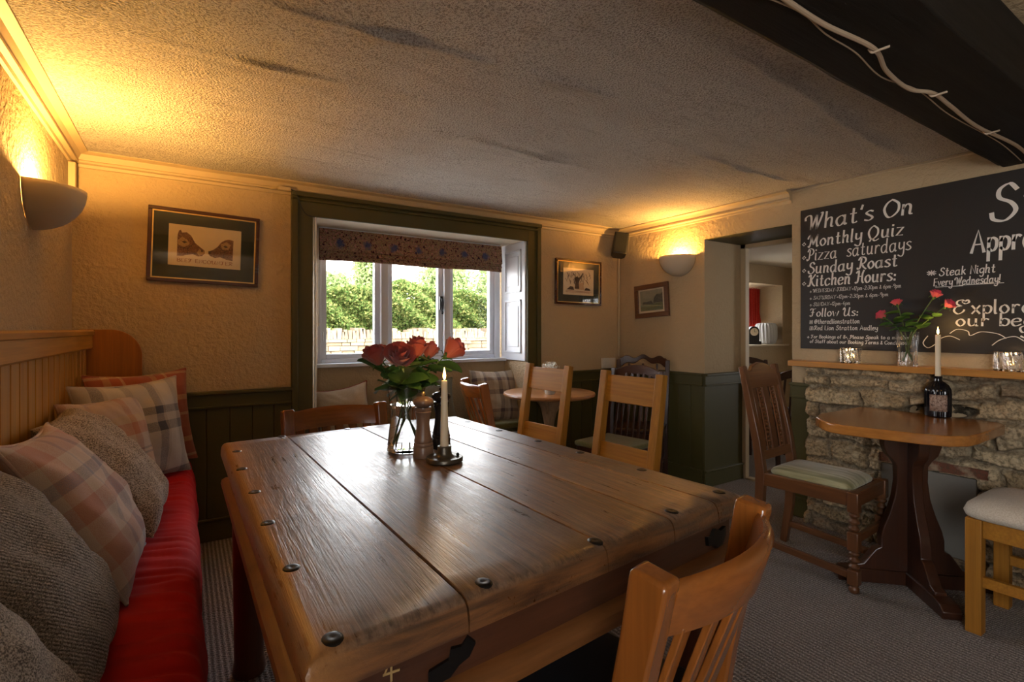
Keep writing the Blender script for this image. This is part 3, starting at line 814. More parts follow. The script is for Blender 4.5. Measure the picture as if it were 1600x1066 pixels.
# ------------------------------------------------------------------ curved slat-back chairs
BLKPAD = m_plain('black_leather', (0.014, 0.013, 0.014), 0.4)
def slat_chair(name, label, loc, rz, group):
    t = thing(name, label, 'chair', loc, rz, group)
    hw = 0.197
    def by(z): return -0.185 - 0.085 * max(0, (z - .45) / .42) ** 1.25
    for s in (-1, 1):
        bm = bmesh.new()
        zs = [0.0, .15, .30, .45, .55, .65, .75, .81, .838, .848, .853]
        dd = [.036, .040, .044, .046, .046, .048, .051, .056, .057, .055, .048]
        pts = [(s * hw * (1 if z > .4 else .98), (by(z) - (0.05 * (1 - z / .45) if z < .45 else 0) + (dd[i] - .046) * .35) if z < .8 else by(.8) - (z - .8) * .18 + .0035, z) for i, z in enumerate(zs)]
        bar(bm, pts, [.040] * 5 + [.044] * 4 + [.043, .039], dd)
        obj('back_post', bm, SLAT, t, 0.007, 40, 3)
        bm = bmesh.new(); bar(bm, [(s * .185, .19, 0), (s * .185, .185, .42)], [.032, .04], [.032, .04])
        obj('leg', bm, SLAT, t, 0.005)
    def cy(x, z): return by(z) - 0.058 * (1 - (x / hw) ** 2) - .004
    n = 17; rings = []
    for i in range(n):
        x = -hw + .012 + (2 * hw - .024) * i / (n - 1)
        arch = 0.010 * (1 - (x / hw) ** 2)
        zt, zb = .836 + arch, .762
        yt, yb = cy(x, zt), cy(x, zb)
        rings.append([V(x, yb + .011, zb), V(x, yb - .011, zb), V(x, yt - .012, zt - .012), V(x, yt - .006, zt - .002), V(x, yt + .006, zt), V(x, yt + .012, zt - .010)])
    bm = bmesh.new(); loft(bm, rings); obj('crest_rail', bm, SLATX, t, 0, 50)
    for i in range(6):
        x = -.1425 + .057 * i; bm = bmesh.new()
        pts = [(x, cy(x, z) * (1 - w) + (-.185) * w, z) for z, w in ((.77, 0), (.68, .12), (.58, .35), (.50, .7), (.455, 1))]
        bar(bm, pts, .036, .011); obj('slat', bm, SLAT, t, 0.002)
    bm = bmesh.new()
    for y in (-.185, .185): box(bm, -.18, .18, y - .011, y + .011, .375, .435)
    for x in (-.185, .185): box(bm, x - .011, x + .011, -.18, .18, .375, .435)
    obj('seat_frame', bm, SLATX, t, 0.003)
    bm = bmesh.new(); box(bm, -.205, .205, -.165, .215, .432, .470); obj('seat', bm, BLKPAD, t, 0.014, 40, 3)
    bm = bmesh.new()
    for x in (-.188, .188): bar(bm, [(x, -.20, .20), (x, .185, .20)], .018, .026)
    bar(bm, [(-.188, .0, .20), (.188, .0, .20)], .018, .026, V(0, 1, 0))
    obj('stretcher', bm, SLATX, t, 0.003)
    return t
sc = slat_chair('slat_back_chair', 'glossy orange-brown slat-back chair seen from behind at the near edge of the plank table', (0.662, 0.770, 0), R(14), 'curved slat back chairs')
dup(sc, 'orange-brown slat-back chair at the far end of the plank table below the window', (0.565, 1.985, 0), R(184.5))
dup(sc, 'orange slat-back chair seen edge-on beside the round table and window seat', (1.795, 2.80, 0), R(-101.3))

# ------------------------------------------------------------------ light oak ladder-back chairs
CREAMF = m_fabric('cream_upholstery', (0.50, 0.43, 0.34), (0.62, 0.55, 0.45), 240, 0.95, 0.35)
def oak_chair(label, loc, rz):
    t = thing('oak_dining_chair', label, 'chair', loc, rz, 'light oak chairs')
    hw = 0.170
    for s in (-1, 1):
        bm = bmesh.new()
        bar(bm, [(s * hw, -.205, 0), (s * hw, -.19, .45), (s * hw, -.215, .62), (s * hw, -.268, .975)], [.042] * 4, [.036, .044, .046, .036])
        obj('back_post', bm, OAK, t, 0.003)
        bm = bmesh.new(); bar(bm, [(s * hw, .195, 0), (s * hw, .195, .445)], .050, .050); obj('leg', bm, OAK, t, 0.003)
    def yb(z): return -.19 - .078 * max(0, (z - .45)) / .525 - .004
    for z0, z1 in ((.825, .955), (.535, .630)):
        bm = bmesh.new(); bar(bm, [(0, yb(z0), z0), (0, yb(z1), z1)], 2 * hw - .036, .021); obj('back_rail', bm, OAKX, t, 0.003)
    bm = bmesh.new()
    for y in (-.19, .195): box(bm, -hw + .02, hw - .02, y - .012, y + .012, .375, .442)
    for x in (-hw, hw): box(bm, x - .012, x + .012, -.17, .17, .375, .442)
    obj('seat_frame', bm, OAKX, t, 0.002)
    bm = bmesh.new()
    for x in (-hw, hw): box(bm, x - .011, x + .011, -.18, .175, .185, .225)
    box(bm, -hw + .01, hw - .01, -.012, .012, .19, .22); box(bm, -hw + .02, hw - .02, -.205, -.185, .20, .235)
    obj('stretcher', bm, OAKX, t, 0.002)
    n = 15; P = np.zeros((2 * n, n, 3)); bm = bmesh.new(); rings = []
    for k, (ins, z) in enumerate(((.018, .444), (.002, .452), (-.004, .470), (.004, .492), (.022, .508), (.06, .520), (.12, .526))):
        r = []
        for a in np.linspace(0, 2 * math.pi, 48, endpoint=False):
            c, s_ = math.cos(a), math.sin(a); e = 0.28
            r.append(V(math.copysign(abs(c) ** e, c) * (hw + .038 - ins), .012 + math.copysign(abs(s_) ** e, s_) * (.222 - ins), z))
        rings.append(r)
    loft(bm, rings); obj('seat_cushion', bm, CREAMF, t, 0, 60)
    return t
oc = oak_chair('light oak chair with two wide back rails nearer to the window seat', (1.526, 2.366, 0), R(94.9))
dup(oc, 'light oak chair with two wide back rails in front of the dark wooden chairs', (1.53, 1.716, 0), R(93))
dup(oc, 'light oak chair with cream padded seat at the small fireside table', (2.765, 0.495, 0), R(0))

# ------------------------------------------------------------------ dark chair with barley legs and green seat
GREENSEAT = m_fabric('sage_velvet', (0.30, 0.28, 0.14), (0.38, 0.36, 0.19), 150, 0.7, 0.25)
bc = thing('barley_leg_chair', 'old brown oak chair with striped green seat and turned front legs by the stone chimney', 'chair', (2.672, 1.30, 0), R(184))
def beads(prof, z0, z1, n, r0, r1):
    for i in range(n * 6 + 1):
        a = i / 6; prof.append((r0 + (r1 - r0) * (0.5 - 0.5 * math.cos(2 * math.pi * a)), z0 + (z1 - z0) * i / (n * 6)))
for s in (-1, 1):
    bm = bmesh.new(); x, y = s * .168, .205
    for z0, z1 in ((.362, .452), (.190, .276), (.038, .106)): box(bm, x - .0225, x + .0225, y - .0225, y + .0225, z0, z1)
    pr = []; beads(pr, .274, .364, 3, .012, .023); lathe(bm, pr, (x, y, 0), 18)
    pr = []; beads(pr, .104, .192, 3, .012, .023); lathe(bm, pr, (x, y, 0), 18)
    lathe(bm, [(.016, 0), (.021, .01), (.021, .024), (.014, .032), (.018, .040)], (x, y, 0), 18)
    obj('leg', bm, BARLEY, bc, 0.004)
    bm = bmesh.new()
    bar(bm, [(s * .165, -.255, 0), (s * .165, -.225, .22), (s * .165, -.215, .45), (s * .165, -.235, .60), (s * .168, -.315, .985)], [.036] * 5, [.036, .042, .048, .042, .030])
    obj('back_post', bm, BARLEY, bc, 0.004)
    bm = bmesh.new(); bar(bm, [(s * .166, -.235, .105), (s * .168, .20, .075)], .022, .032); obj('stretcher', bm, BARLEYY, bc, 0.003)
    bm = bmesh.new(); box(bm, s * .166 - .014, s * .166 + .014, -.20, .19, .385, .450); obj('seat_rail', bm, BARLEYY, bc, 0.004)
for ya, yb_ in ((.19, .22), (-.225, -.20)):
    bm = bmesh.new(); box(bm, -.15, .15, ya, yb_, .385, .450); obj('seat_rail', bm, BARLEYX, bc, 0.004)
bm = bmesh.new(); bar(bm, [(-.16, .205, .235), (.16, .205, .235)], .022, .034, V(0, 1, 0)); obj('stretcher', bm, BARLEYX, bc, 0.003)
bm = bmesh.new(); rings = []
for ins, z in ((.0, .446), (-.003, .456), (.006, .470), (.03, .484), (.08, .492)):
    r = []
    for a in np.linspace(0, 2 * math.pi, 48, endpoint=False):
        c, s_ = math.cos(a), math.sin(a); e = 0.22
        r.append(V(math.copysign(abs(c) ** e, c) * (.146 - ins), -.003 + math.copysign(abs(s_) ** e, s_) * (.186 - ins), z))
    rings.append(r)
loft(bm, rings)
def m_stripe_green():
    k = NT('striped_green_velvet'); v = k.coord('Object', (1, 1, 1))
    n = k.noise(k.coord('Object', (60, 3, 10)), 1.0, 3)
    k.set(Base_Color=k.ramp(n, [(0.35, (0.20, 0.19, 0.085)), (0.5, (0.34, 0.31, 0.16)), (0.65, (0.46, 0.43, 0.26))]), Roughness=0.7, Sheen_Weight=0.4)
    return k.m
obj('seat_pad', bm, m_stripe_green(), bc, 0, 60)
def yb2(z): return -.215 - .10 * max(0, (z - .45) / .535) ** 1.3 + .002
bm = bmesh.new(); rings = []
for i in range(21):
    x = -.152 + .304 * i / 20; top = .985 + .016 * math.cos(x * 20) - .012 * (abs(x) > .1)
    rings.append([V(x, yb2(.875) - .010, .870), V(x, yb2(.875) + .010, .870), V(x, yb2(top) + .010, top), V(x, yb2(top) - .010, top)])
loft(bm, rings); obj('crest_rail', bm, BARLEYX, bc, 0.003)
bm = bmesh.new(); bar(bm, [(0, yb2(.505), .505), (0, yb2(.55), .55)], .30, .02); obj('back_rail', bm, BARLEYX, bc, 0.003)
for x, w in ((-.115, .036), (0.0, .056), (.115, .036)):
    bm = bmesh.new(); bar(bm, [(x, yb2(z), z) for z in (.54, .65, .76, .88)], w, .010)
    if w < .06:
        pass
    obj('splat', bm, BARLEY, bc, 0.002)
for x in (-.066, .066):
    bm = bmesh.new()
    for k_ in range(16):
        z = .555 + .0205 * k_
        lathe(bm, [(.001, -.009), (.006, -.006), (.0085, 0), (.006, .006), (.001, .009)], (x, yb2(z) + .008, z), 10)
    bar(bm, [(x, yb2(z), z) for z in (.54, .65, .76, .88)], .018, .007)
    obj('bead_moulding', bm, BARLEY, bc)

# ------------------------------------------------------------------ dark carved chairs by the corner
def dark_chair(name, label, loc, rz, top, carved, pad, spindles):
    t = thing(name, label, 'chair', loc, rz, 'dark wooden chairs by the round table')
    hw = 0.18
    for s in (-1, 1):
        bm = bmesh.new(); bar(bm, [(s * hw, -.22, 0), (s * hw, -.18, .42), (s * (hw + .008), -.20, .62), (s * (hw + .012), -.25, top - .03)], [.034] * 4, [.032, .038, .034, .026]); obj('back_post', bm, DARKW, t, 0.004)
        bm = bmesh.new(); lathe(bm, [(.014, 0), (.019, .05), (.013, .12), (.020, .22), (.014, .26), (.021, .34), (.021, .42)], (s * .165, .165, 0), 14); obj('leg', bm, DARKW, t)
    bm = bmesh.new(); rings = []
    for i in range(33):
        x = -hw - .022 + (2 * hw + .044) * i / 32; q = x / (hw + .022)
        if carved: tz = top - .030 * abs(q) ** 3 + .014 * math.cos(q * 9.4) + .012 * (abs(q) > .86)
        else: tz = top - .055 * abs(q) ** 2.2 + .02 * (abs(q) > .9)
        yy = -.247 - .03 * (1 - q * q)
        bz = tz - (.055 if carved else .065) + (.02 * math.cos(q * 3) if carved else 0)
        rings.append([V(x, yy - .011, bz), V(x, yy + .011, bz), V(x, yy + .012, tz), V(x, yy - .012, tz)])
    loft(bm, rings); obj('crest_rail', bm, DARKWX, t, 0.004)
    for i in range(spindles):
        x = (-.5 + (i + .5) / spindles) * 2 * (hw - .015); bm = bmesh.new()
        bar(bm, [(x, -.18, .44), (x, -.215, .62), (x, -.262, top - .06)], .017, .010); obj('spindle', bm, DARKW, t, 0.002)
    bm = bmesh.new()
    for y in (-.18, .17): box(bm, -.17, .17, y - .012, y + .012, .37, .425)
    for x in (-.17, .17): box(bm, x - .012, x + .012, -.18, .17, .37, .425)
    obj('seat_frame', bm, DARKWX, t, 0.003)
    bm = bmesh.new(); box(bm, -.19, .19, -.17, .195, .42, .455); obj('seat', bm, pad, t, 0.014, 40, 3)
    bm = bmesh.new(); bar(bm, [(-.17, 0, .2), (.17, 0, .2)], .02, .02, V(0, 1, 0))
    for x in (-.168, .168): bar(bm, [(x, -.2, .2), (x, .165, .2)], .02, .02)
    obj('stretcher', bm, DARKWX, t, 0.003)
    return t
def face(dx, dy): return math.atan2(-dx, dy)
dark_chair('carved_chair', 'nearly black chair with carved scrolled crest standing in the corner below the speaker', (2.91, 2.73, 0), face(-.8, -.6), .965, True, DARKW, 3)
dark_chair('spindle_chair', 'dark spindle-back chair with olive seat between the round table and an oak chair', (2.37, 2.43, 0), face(-.985, -.17), .935, False, OLIVEF, 7)
dark_chair('spindle_chair', 'dark spindle-back chair standing in the next room beyond the doorway', (4.70, 2.86, 0), face(-.5, -.8), .90, False, DARKW, 6)
dark_chair('spindle_chair', 'dark spindle-back chair in the next room half hidden by the chimney wall', (4.42, 2.40, 0), face(.6, .7), .86, False, DARKW, 6)

# ------------------------------------------------------------------ round table by the window
rt = thing('round_table', 'small round wooden pedestal table near the window seat', 'table', (2.215, 2.945, 0))
bm = bmesh.new(); lathe(bm, [(.02, .700), (.31, .700), (.328, .706), (.332, .716), (.328, .726), (.318, .730), (.02, .730)], (0, 0, 0), 64); obj('tabletop', bm, RTOP, rt)
LTW = m_wood('pale_turned_wood', (0.40, 0.26, 0.15), (0.32, 0.19, 0.10), 2, 1, 0.5, 0.08)
bm = bmesh.new(); lathe(bm, [(.06, .10), (.055, .14), (.035, .18), (.05, .25), (.055, .33), (.028, .42), (.045, .45), (.032, .47), (.045, .54), (.058, .60), (.075, .66), (.11, .70)], (0, 0, 0), 28); obj('column', bm, LTW, rt)
for k_ in range(3):
    a = 2.2 + k_ * 2 * math.pi / 3; c_, s_ = math.cos(a), math.sin(a); bm = bmesh.new()
    bar(bm, [(c_ * r, s_ * r, z) for r, z in ((.03, .18), (.10, .17), (.18, .10), (.24, .03), (.27, .02))], .045, [.08, .07, .05, .04, .036], V(-s_, c_, 0)); obj('leg', bm, LTW, rt, 0.005)
for k_ in range(3):
    a = 3.9 + k_ * 2 * math.pi / 3; c_, s_ = math.cos(a), math.sin(a); bm = bmesh.new()
    bar(bm, [(c_ * r, s_ * r, z) for r, z in ((.045, .58), (.07, .63), (.12, .675), (.17, .696))], .026, [.02, .028, .028, .008], V(-s_, c_, 0)); obj('bracket', bm, LTW, rt, 0.004)
# small pot of white flowers standing on it
fp = thing('flower_jar', 'small jar of tiny white flowers on the round table behind an oak chair', 'flowers', (2.135, 2.83, .7302))
bm = bmesh.new(); lathe(bm, [(.03, 0), (.036, .01), (.036, .07), (.028, .085), (.028, .10), (.024, .10), (.024, .09)], (0, 0, 0), 20); obj('jar', bm, m_plain('white_jar', (.6, .58, .54), .4), fp)
bm = bmesh.new(); rg = random.Random(5)
for i in range(14):
    a, r = rg.uniform(0, 6.28), rg.uniform(.01, .05); tube(bm, [(0, 0, .06), (r * math.cos(a) * .6, r * math.sin(a) * .6, .12), (r * math.cos(a), r * math.sin(a), .17)], .0012, 5)
obj('stems', bm, STEM, fp)
def gyps(rg, n):
    d = rg.normal(size=(n, 3)); d /= np.linalg.norm(d, axis=1)[:, None]
    return d * rg.uniform(.3, 1, (n, 1)) * np.array([.065, .065, .045]) + np.array([0, 0, .185])
o = foliage('blossom', 420, gyps, .0065, m_plain('white_petal', (.8, .8, .74), .7), fp, 9); o['kind'] = 'stuff'

# ------------------------------------------------------------------ fireside table with cruciform pedestal
ft = thing('fireside_table', 'small waxed table with rounded top and dark shaped pedestal against the stone chimney', 'table', (0, 0, 0))
out = [(2.516, 1.22), (2.60, 1.29), (2.72, 1.325), (3.140, 1.325), (3.160, 1.28), (3.163, 0.80), (3.145, 0.742), (3.09, 0.72), (2.74, 0.712), (2.64, 0.722), (2.575, 0.762), (2.535, 0.84), (2.470, 1.11), (2.480, 1.17)]
bm = bmesh.new(); prism(bm, out, lambda a, b: (a, b, .708), lambda a, b: (a, b, .752))
obj('tabletop', bm, FTOP, ft, 0.006, 40, 3)
half = [(.235, .030), (.235, .075), (.20, .085), (.175, .12), (.150, .155), (.128, .165), (.128, .215), (.118, .26), (.095, .32), (.072, .40), (.062, .48), (.064, .55), (.080, .575), (.105, .60), (.118, .64), (.118, .705)]
cx, cy_ = 2.835, 0.985
for ang in (R(-135), R(-45), R(45), R(135)):
    c_, s_ = math.cos(ang), math.sin(ang); px, py = -s_ * .022, c_ * .022
    pl = half + [(.0, .705), (.0, .030)]
    bm = bmesh.new(); prism(bm, pl, lambda a, b: (cx + c_ * a - px, cy_ + s_ * a - py, b), lambda a, b: (cx + c_ * a + px, cy_ + s_ * a + py, b))
    obj('pedestal_board', bm, DARKW, ft, 0.004)
    bm = bmesh.new(); q = 1.6
    pl = [(.0, 0), (.31, 0), (.315, .03), (.29, .055), (.235, .062), (.0, .062)]
    prism(bm, pl, lambda a, b: (cx + c_ * a - px * q, cy_ + s_ * a - py * q, b), lambda a, b: (cx + c_ * a + px * q, cy_ + s_ * a + py * q, b))
    obj('foot', bm, DARKW, ft, 0.004)

# ------------------------------------------------------------------ pine settle with red cover
st = thing('pine_settle', 'long honey pine settle with boarded back along the wall under the sconce', 'settle', (0, 0, 0))
SY0, SY1 = 0.35, 3.278
bm = bmesh.new(); y = SY0
while y < SY1 - .05:
    y2 = min(y + .094, SY1 - .03)
    c = [(-.432, y + .002), (-.415, y + .002), (-.409, y + .007), (-.409, y2 - .007), (-.415, y2 - .002), (-.432, y2 - .002)]
    loft(bm, [[V(a, b, .30) for a, b in c], [V(a, b, 1.125) for a, b in c]]); y = y2
obj('back_boards', bm, PINEZ, st)
bm = bmesh.new()
pf = [(-.44, 1.085), (-.392, 1.085), (-.386, 1.092), (-.386, 1.150), (-.380, 1.154), (-.378, 1.170), (-.384, 1.177), (-.44, 1.177)]
loft(bm, [[V(a, y, b) for a, b in pf] for y in (SY0, SY1 - .024)]); obj('top_rail', bm, PINE, st, 0, 30)
pl = [(-.44, 0.02), (.0, .02), (.0, .46), (-.02, .50), (-.08, .62), (-.15, .75), (-.187, .90), (-.187, 1.02)] + [(-.32 + .133 * math.cos(a), 1.045 + .135 * math.sin(a)) for a in np.linspace(0, math.pi / 2, 12)] + [(-.44, 1.18)]
for y in (SY1 - .026, SY0 - .03):
    bm = bmesh.new(); prism(bm, pl, lambda a, b: (a, y, b), lambda a, b: (a, y + .026, b)); obj('end_panel', bm, PINEE, st, 0.003)
bm = bmesh.new(); box(bm, -.43, -.01, SY0, SY1 - .027, .38, .425); obj('seat', bm, PINE, st, 0.003)
bm = bmesh.new(); box(bm, -.02, 0.002, SY0, SY1 - .027, .04, .38); obj('front_board', bm, PINE, st, 0.003)

REDV = NT('red_velvet'); v = REDV.coord('Object'); n = REDV.noise(v, 420, 2); n2 = REDV.noise(v, 5, 4)
REDV.set(Base_Color=REDV.mix(REDV.ramp(n2, [(0.3, 0.0), (0.7, 1.0)]), (0.30, 0.004, 0.0045), (0.43, 0.007, 0.010)), Roughness=0.8, Sheen_Weight=0.12, Sheen_Tint=(1, 0.2, 0.2, 1), Specular_IOR_Level=0.15)
REDV.bump(n, 0.2, 0.002)
prof = [(-.405, .428), (-.405, .484)] + [(-.405 + (.385) * i / 22, .487) for i in range(1, 23)] + [(.000, .482), (.014, .473), (.024, .458), (.030, .438)] + [(.032 + .004 * math.sin(i), .42 - .395 * i / 12) for i in range(13)]
ny = 420; P = np.zeros((ny, len(prof), 3))
for i in range(ny):
    y = 0.42 + (3.245 - 0.42) * i / (ny - 1)
    for j, (x, z) in enumerate(prof):
        top = max(0.0, min(1.0, (z - .40) / .08))
        w = mnoise.noise(V(x * 2.5, y * 13 + x * 3.0, 0.0)); w2 = mnoise.noise(V(x * 4, y * 34 + x * 9, 3.0)); w3 = mnoise.noise(V(x * 2, y * 2.2, 7.0))
        edge = math.exp(-((x + .03) / .07) ** 2)
        up = 0.010 * w3 + (.010 + .014 * edge) * (abs(w) - .25) + 0.0045 * w2 * (.5 + edge)
        outw = .012 * mnoise.noise(V(0.5, y * 7, z * 2.5)) + .009 * mnoise.noise(V(1.5, y * 17, z * 3))
        P[i, j] = (x + outw * (1 - top) , y, z + up * top)
cv = grid_mesh('settle_cover', P, REDV.m); sm = cv.modifiers.new('thickness', 'SOLIDIFY'); sm.thickness = 0.006; sm.offset = -1
tag(cv, 'wrinkled bright red seat cover draped over the long pine settle', 'seat cover')

# ------------------------------------------------------------------ scatter cushions
def pillow(name, label, c, ex, ey, w, h, t, mat, seed, pipe=None, group=None, pinch=.10, cat='cushion', puff=0.5):
    ex = Vector(ex).normalized(); ey = Vector(ey); ey = (ey - ex * ey.dot(ex)).normalized(); ez = ex.cross(ey)
    n = 41; verts = []; faces = []
    us = [math.sin(-math.pi / 2 + math.pi * i / (n - 1)) for i in range(n)]
    def edge(u, v):
        return (w / 2 * u * (1 - pinch * (1 - v * v) * abs(u) ** 1.5), h / 2 * v * (1 - pinch * (1 - u * u) * abs(v) ** 1.5))
    for side in (1, -1):
        for v in us:
            for u in us:
                x, y = edge(u, v)
                k_ = max(0.0, (1 - u * u) * (1 - v * v)) ** puff
                wr = mnoise.noise(V(u * 1.7 + seed * 3.1, v * 1.7, side * 2.0 + seed)) * .20 + (abs(mnoise.noise(V(u * 3.4 + v * 2.0, v * 1.6 - u + seed, side))) - .2) * .22 + mnoise.noise(V(u * 6, v * 6 + seed, side)) * .04
                rad = math.hypot(u, v); a = math.atan2(v, u)
                wr += .05 * math.sin(a * 9 + seed + 3 * mnoise.noise(V(a, seed, 0))) * min(1, rad) ** 3
                z = side * t / 2 * (k_ * (1 + wr))
                verts.append((x, y + .01 * mnoise.noise(V(u * 2, seed, 1)), z))
    N = n * n
    for s_ in (0, 1):
        for j in range(n - 1):
            for i in range(n - 1):
                a = s_ * N + j * n + i; q = (a, a + 1, a + n + 1, a + n)
                faces.append(q if s_ == 0 else q[::-1])
    me = bpy.data.meshes.new(name); me.from_pydata(verts, [], faces); me.update()
    b = bmesh.new(); b.from_mesh(me); bmesh.ops.remove_doubles(b, verts=b.verts[:], dist=1e-5); b.to_mesh(me); b.free()
    o = finish(name, me, mat, None, 0, 180)
    M = Matrix((ex, ey, ez)).transposed().to_4x4(); M.translation = Vector(c); o.matrix_world = M
    tag(o, label, cat, group)
    pts = []
    for a in range(80):
        q = a / 20; e = int(q) % 4; f = (q % 1) * 2 - 1; f = math.sin(f * math.pi / 2)
        u, v = ((f, -1), (1, f), (-f, 1), (-1, -f))[e]
        x, y = edge(u, v); pts.append((x, y, 0))
    pts.append(pts[0])
    bm = bmesh.new(); tube(bm, pts, .0042, 8, False); obj('piping', bm, pipe or mat, o, 0, 180)
    return o
P_RED = m_plaid('rust_tartan', [(0, (.30, .07, .035)), (.28, (.42, .24, .10)), (.42, (.34, .08, .04)), (.62, (.50, .36, .20)), (.68, (.28, .06, .035))], [(0, (.33, .09, .045)), (.30, (.48, .33, .17)), (.36, (.30, .07, .04)), (.66, (.50, .30, .12)), (.78, (.27, .06, .03))], 4.6, 4.6)
P_GREY = m_plaid('grey_blue_check', [(0, (.46, .38, .31)), (.32, (.08, .08, .10)), (.50, (.42, .34, .28)), (.56, (.54, .48, .42)), (.86, (.30, .27, .26))], [(0, (.50, .42, .35)), (.26, (.045, .05, .07)), (.40, (.46, .37, .30)), (.52, (.045, .05, .07)), (.64, (.52, .46, .40))], 4.2, 3.4)
P_PINK = m_plaid('pink_check', [(0, (.50, .38, .30)), (.30, (.42, .20, .14)), (.44, (.52, .42, .36)), (.70, (.36, .30, .32)), (.76, (.52, .40, .33))], [(0, (.50, .34, .26)), (.10, (.16, .14, .17)), (.13, (.54, .42, .34)), (.17, (.16, .14, .17)), (.20, (.52, .42, .36)), (.42, (.46, .15, .08)), (.60, (.56, .38, .22)), (.72, (.50, .36, .30))], 4.0, 3.6)
P_BIG = m_plaid('rose_grey_tartan', [(0, (.52, .40, .36)), (.16, (.22, .22, .28)), (.30, (.50, .42, .40)), (.48, (.48, .27, .23)), (.70, (.55, .47, .43)), (.84, (.30, .29, .34)), (.90, (.52, .42, .38))], [(0, (.54, .44, .40)), (.22, (.44, .22, .18)), (.40, (.52, .42, .38)), (.52, (.22, .22, .28)), (.64, (.55, .47, .44)), (.80, (.46, .26, .22))], 3.3, 3.3)
P_BROWN = m_plaid('brown_cream_tartan', [(0, (.46, .38, .27)), (.18, (.07, .05, .05)), (.34, (.40, .31, .21)), (.50, (.55, .48, .38)), (.62, (.10, .07, .08)), (.72, (.36, .26, .17))], [(0, (.50, .43, .33)), (.30, (.10, .07, .07)), (.45, (.40, .30, .20)), (.75, (.14, .10, .10)), (.85, (.52, .45, .36))], 5.0, 4.0)
TWEED = m_fabric('brown_tweed', (0.12, 0.088, 0.068), (0.56, 0.465, 0.39), 260, 0.95, 0.5)
TWEEDG = m_fabric('grey_tweed', (0.10, 0.088, 0.084), (0.50, 0.45, 0.42), 380, 0.95, 0.4, rib=60)
TWEEDG2 = m_fabric('grey_boucle', (0.10, 0.088, 0.084), (0.52, 0.47, 0.44), 340, 0.95, 0.5)
BEIGE = m_fabric('beige_linen', (0.40, 0.31, 0.20), (0.46, 0.36, 0.25), 200, 0.9, 0.2)
OLIVED = m_fabric('drab_olive_cloth', (0.15, 0.14, 0.09), (0.20, 0.19, 0.13), 200, 0.95, 0.3)
REDP = m_plain('dark_red_piping', (0.22, 0.012, 0.012), 0.8)
G = 'cushions along the settle'
pillow('cushion', 'rust and ochre tartan cushion against the far end panel of the settle', (-.165, 3.06, .735), (.76, .62, 0), (-.10, .14, 1), .50, .48, .15, P_RED, 1, None, G)
pillow('cushion', 'grey, cream and navy checked cushion in front of the rust tartan one', (-.185, 2.79, .725), (.70, .70, 0), (-.12, .14, .95), .50, .46, .16, P_GREY, 2, None, G)
pillow('cushion', 'pink and orange striped check cushion behind the brown tweed one', (-.245, 2.60, .70), (.52, .78, 0), (-.20, .14, .93), .40, .42, .14, P_PINK, 3, None, G)
pillow('cushion', 'plain brown tweed cushion with piped edge lying against the settle back', (-.225, 2.22, .700), (.03, 1, .0), (-.62, 0, .80), .44, .47, .20, TWEED, 4, TWEED, G, .05, puff=.38)
pillow('cushion', 'large rose and grey tartan cushion with a folded lower corner', (-.235, 1.805, .700), (.03, 1, -.04), (-.50, 0, .85), .46, .48, .17, P_BIG, 5, None, G)
pillow('cushion', 'grey ribbed tweed cushion between the rose tartan and the nearest grey one', (-.265, 1.32, .690), (.03, 1, -.03), (-.50, 0, .85), .46, .47, .19, TWEEDG, 6, None, G, puff=.42)
pillow('cushion', 'speckled grey wool cushion at the near end of the row on the settle', (-.262, 0.92, .680), (.02, 1, -.05), (-.52, 0, .85), .46, .46, .19, TWEEDG2, 7, None, G, puff=.42)
G = 'cushions on the window seat'
pillow('cushion', 'beige cushion with dark red piping on the window seat by the chair back', (.90, 3.50, .625), (1, .05, .12), (0, .30, .95), .40, .36, .14, BEIGE, 8, REDP, G, .16)
pillow('cushion', 'drab olive cushion on the window seat behind the rose vase', (1.48, 3.50, .635), (1, 0, .01), (0, .3, .95), .52, .36, .14, OLIVED, 9, None, G)
pillow('cushion', 'brown and cream tartan cushion propped in the corner of the window seat', (2.08, 3.48, .655), (1, -.10, -.02), (.03, .30, .95), .40, .41, .14, P_BROWN, 10, None, G, .08)

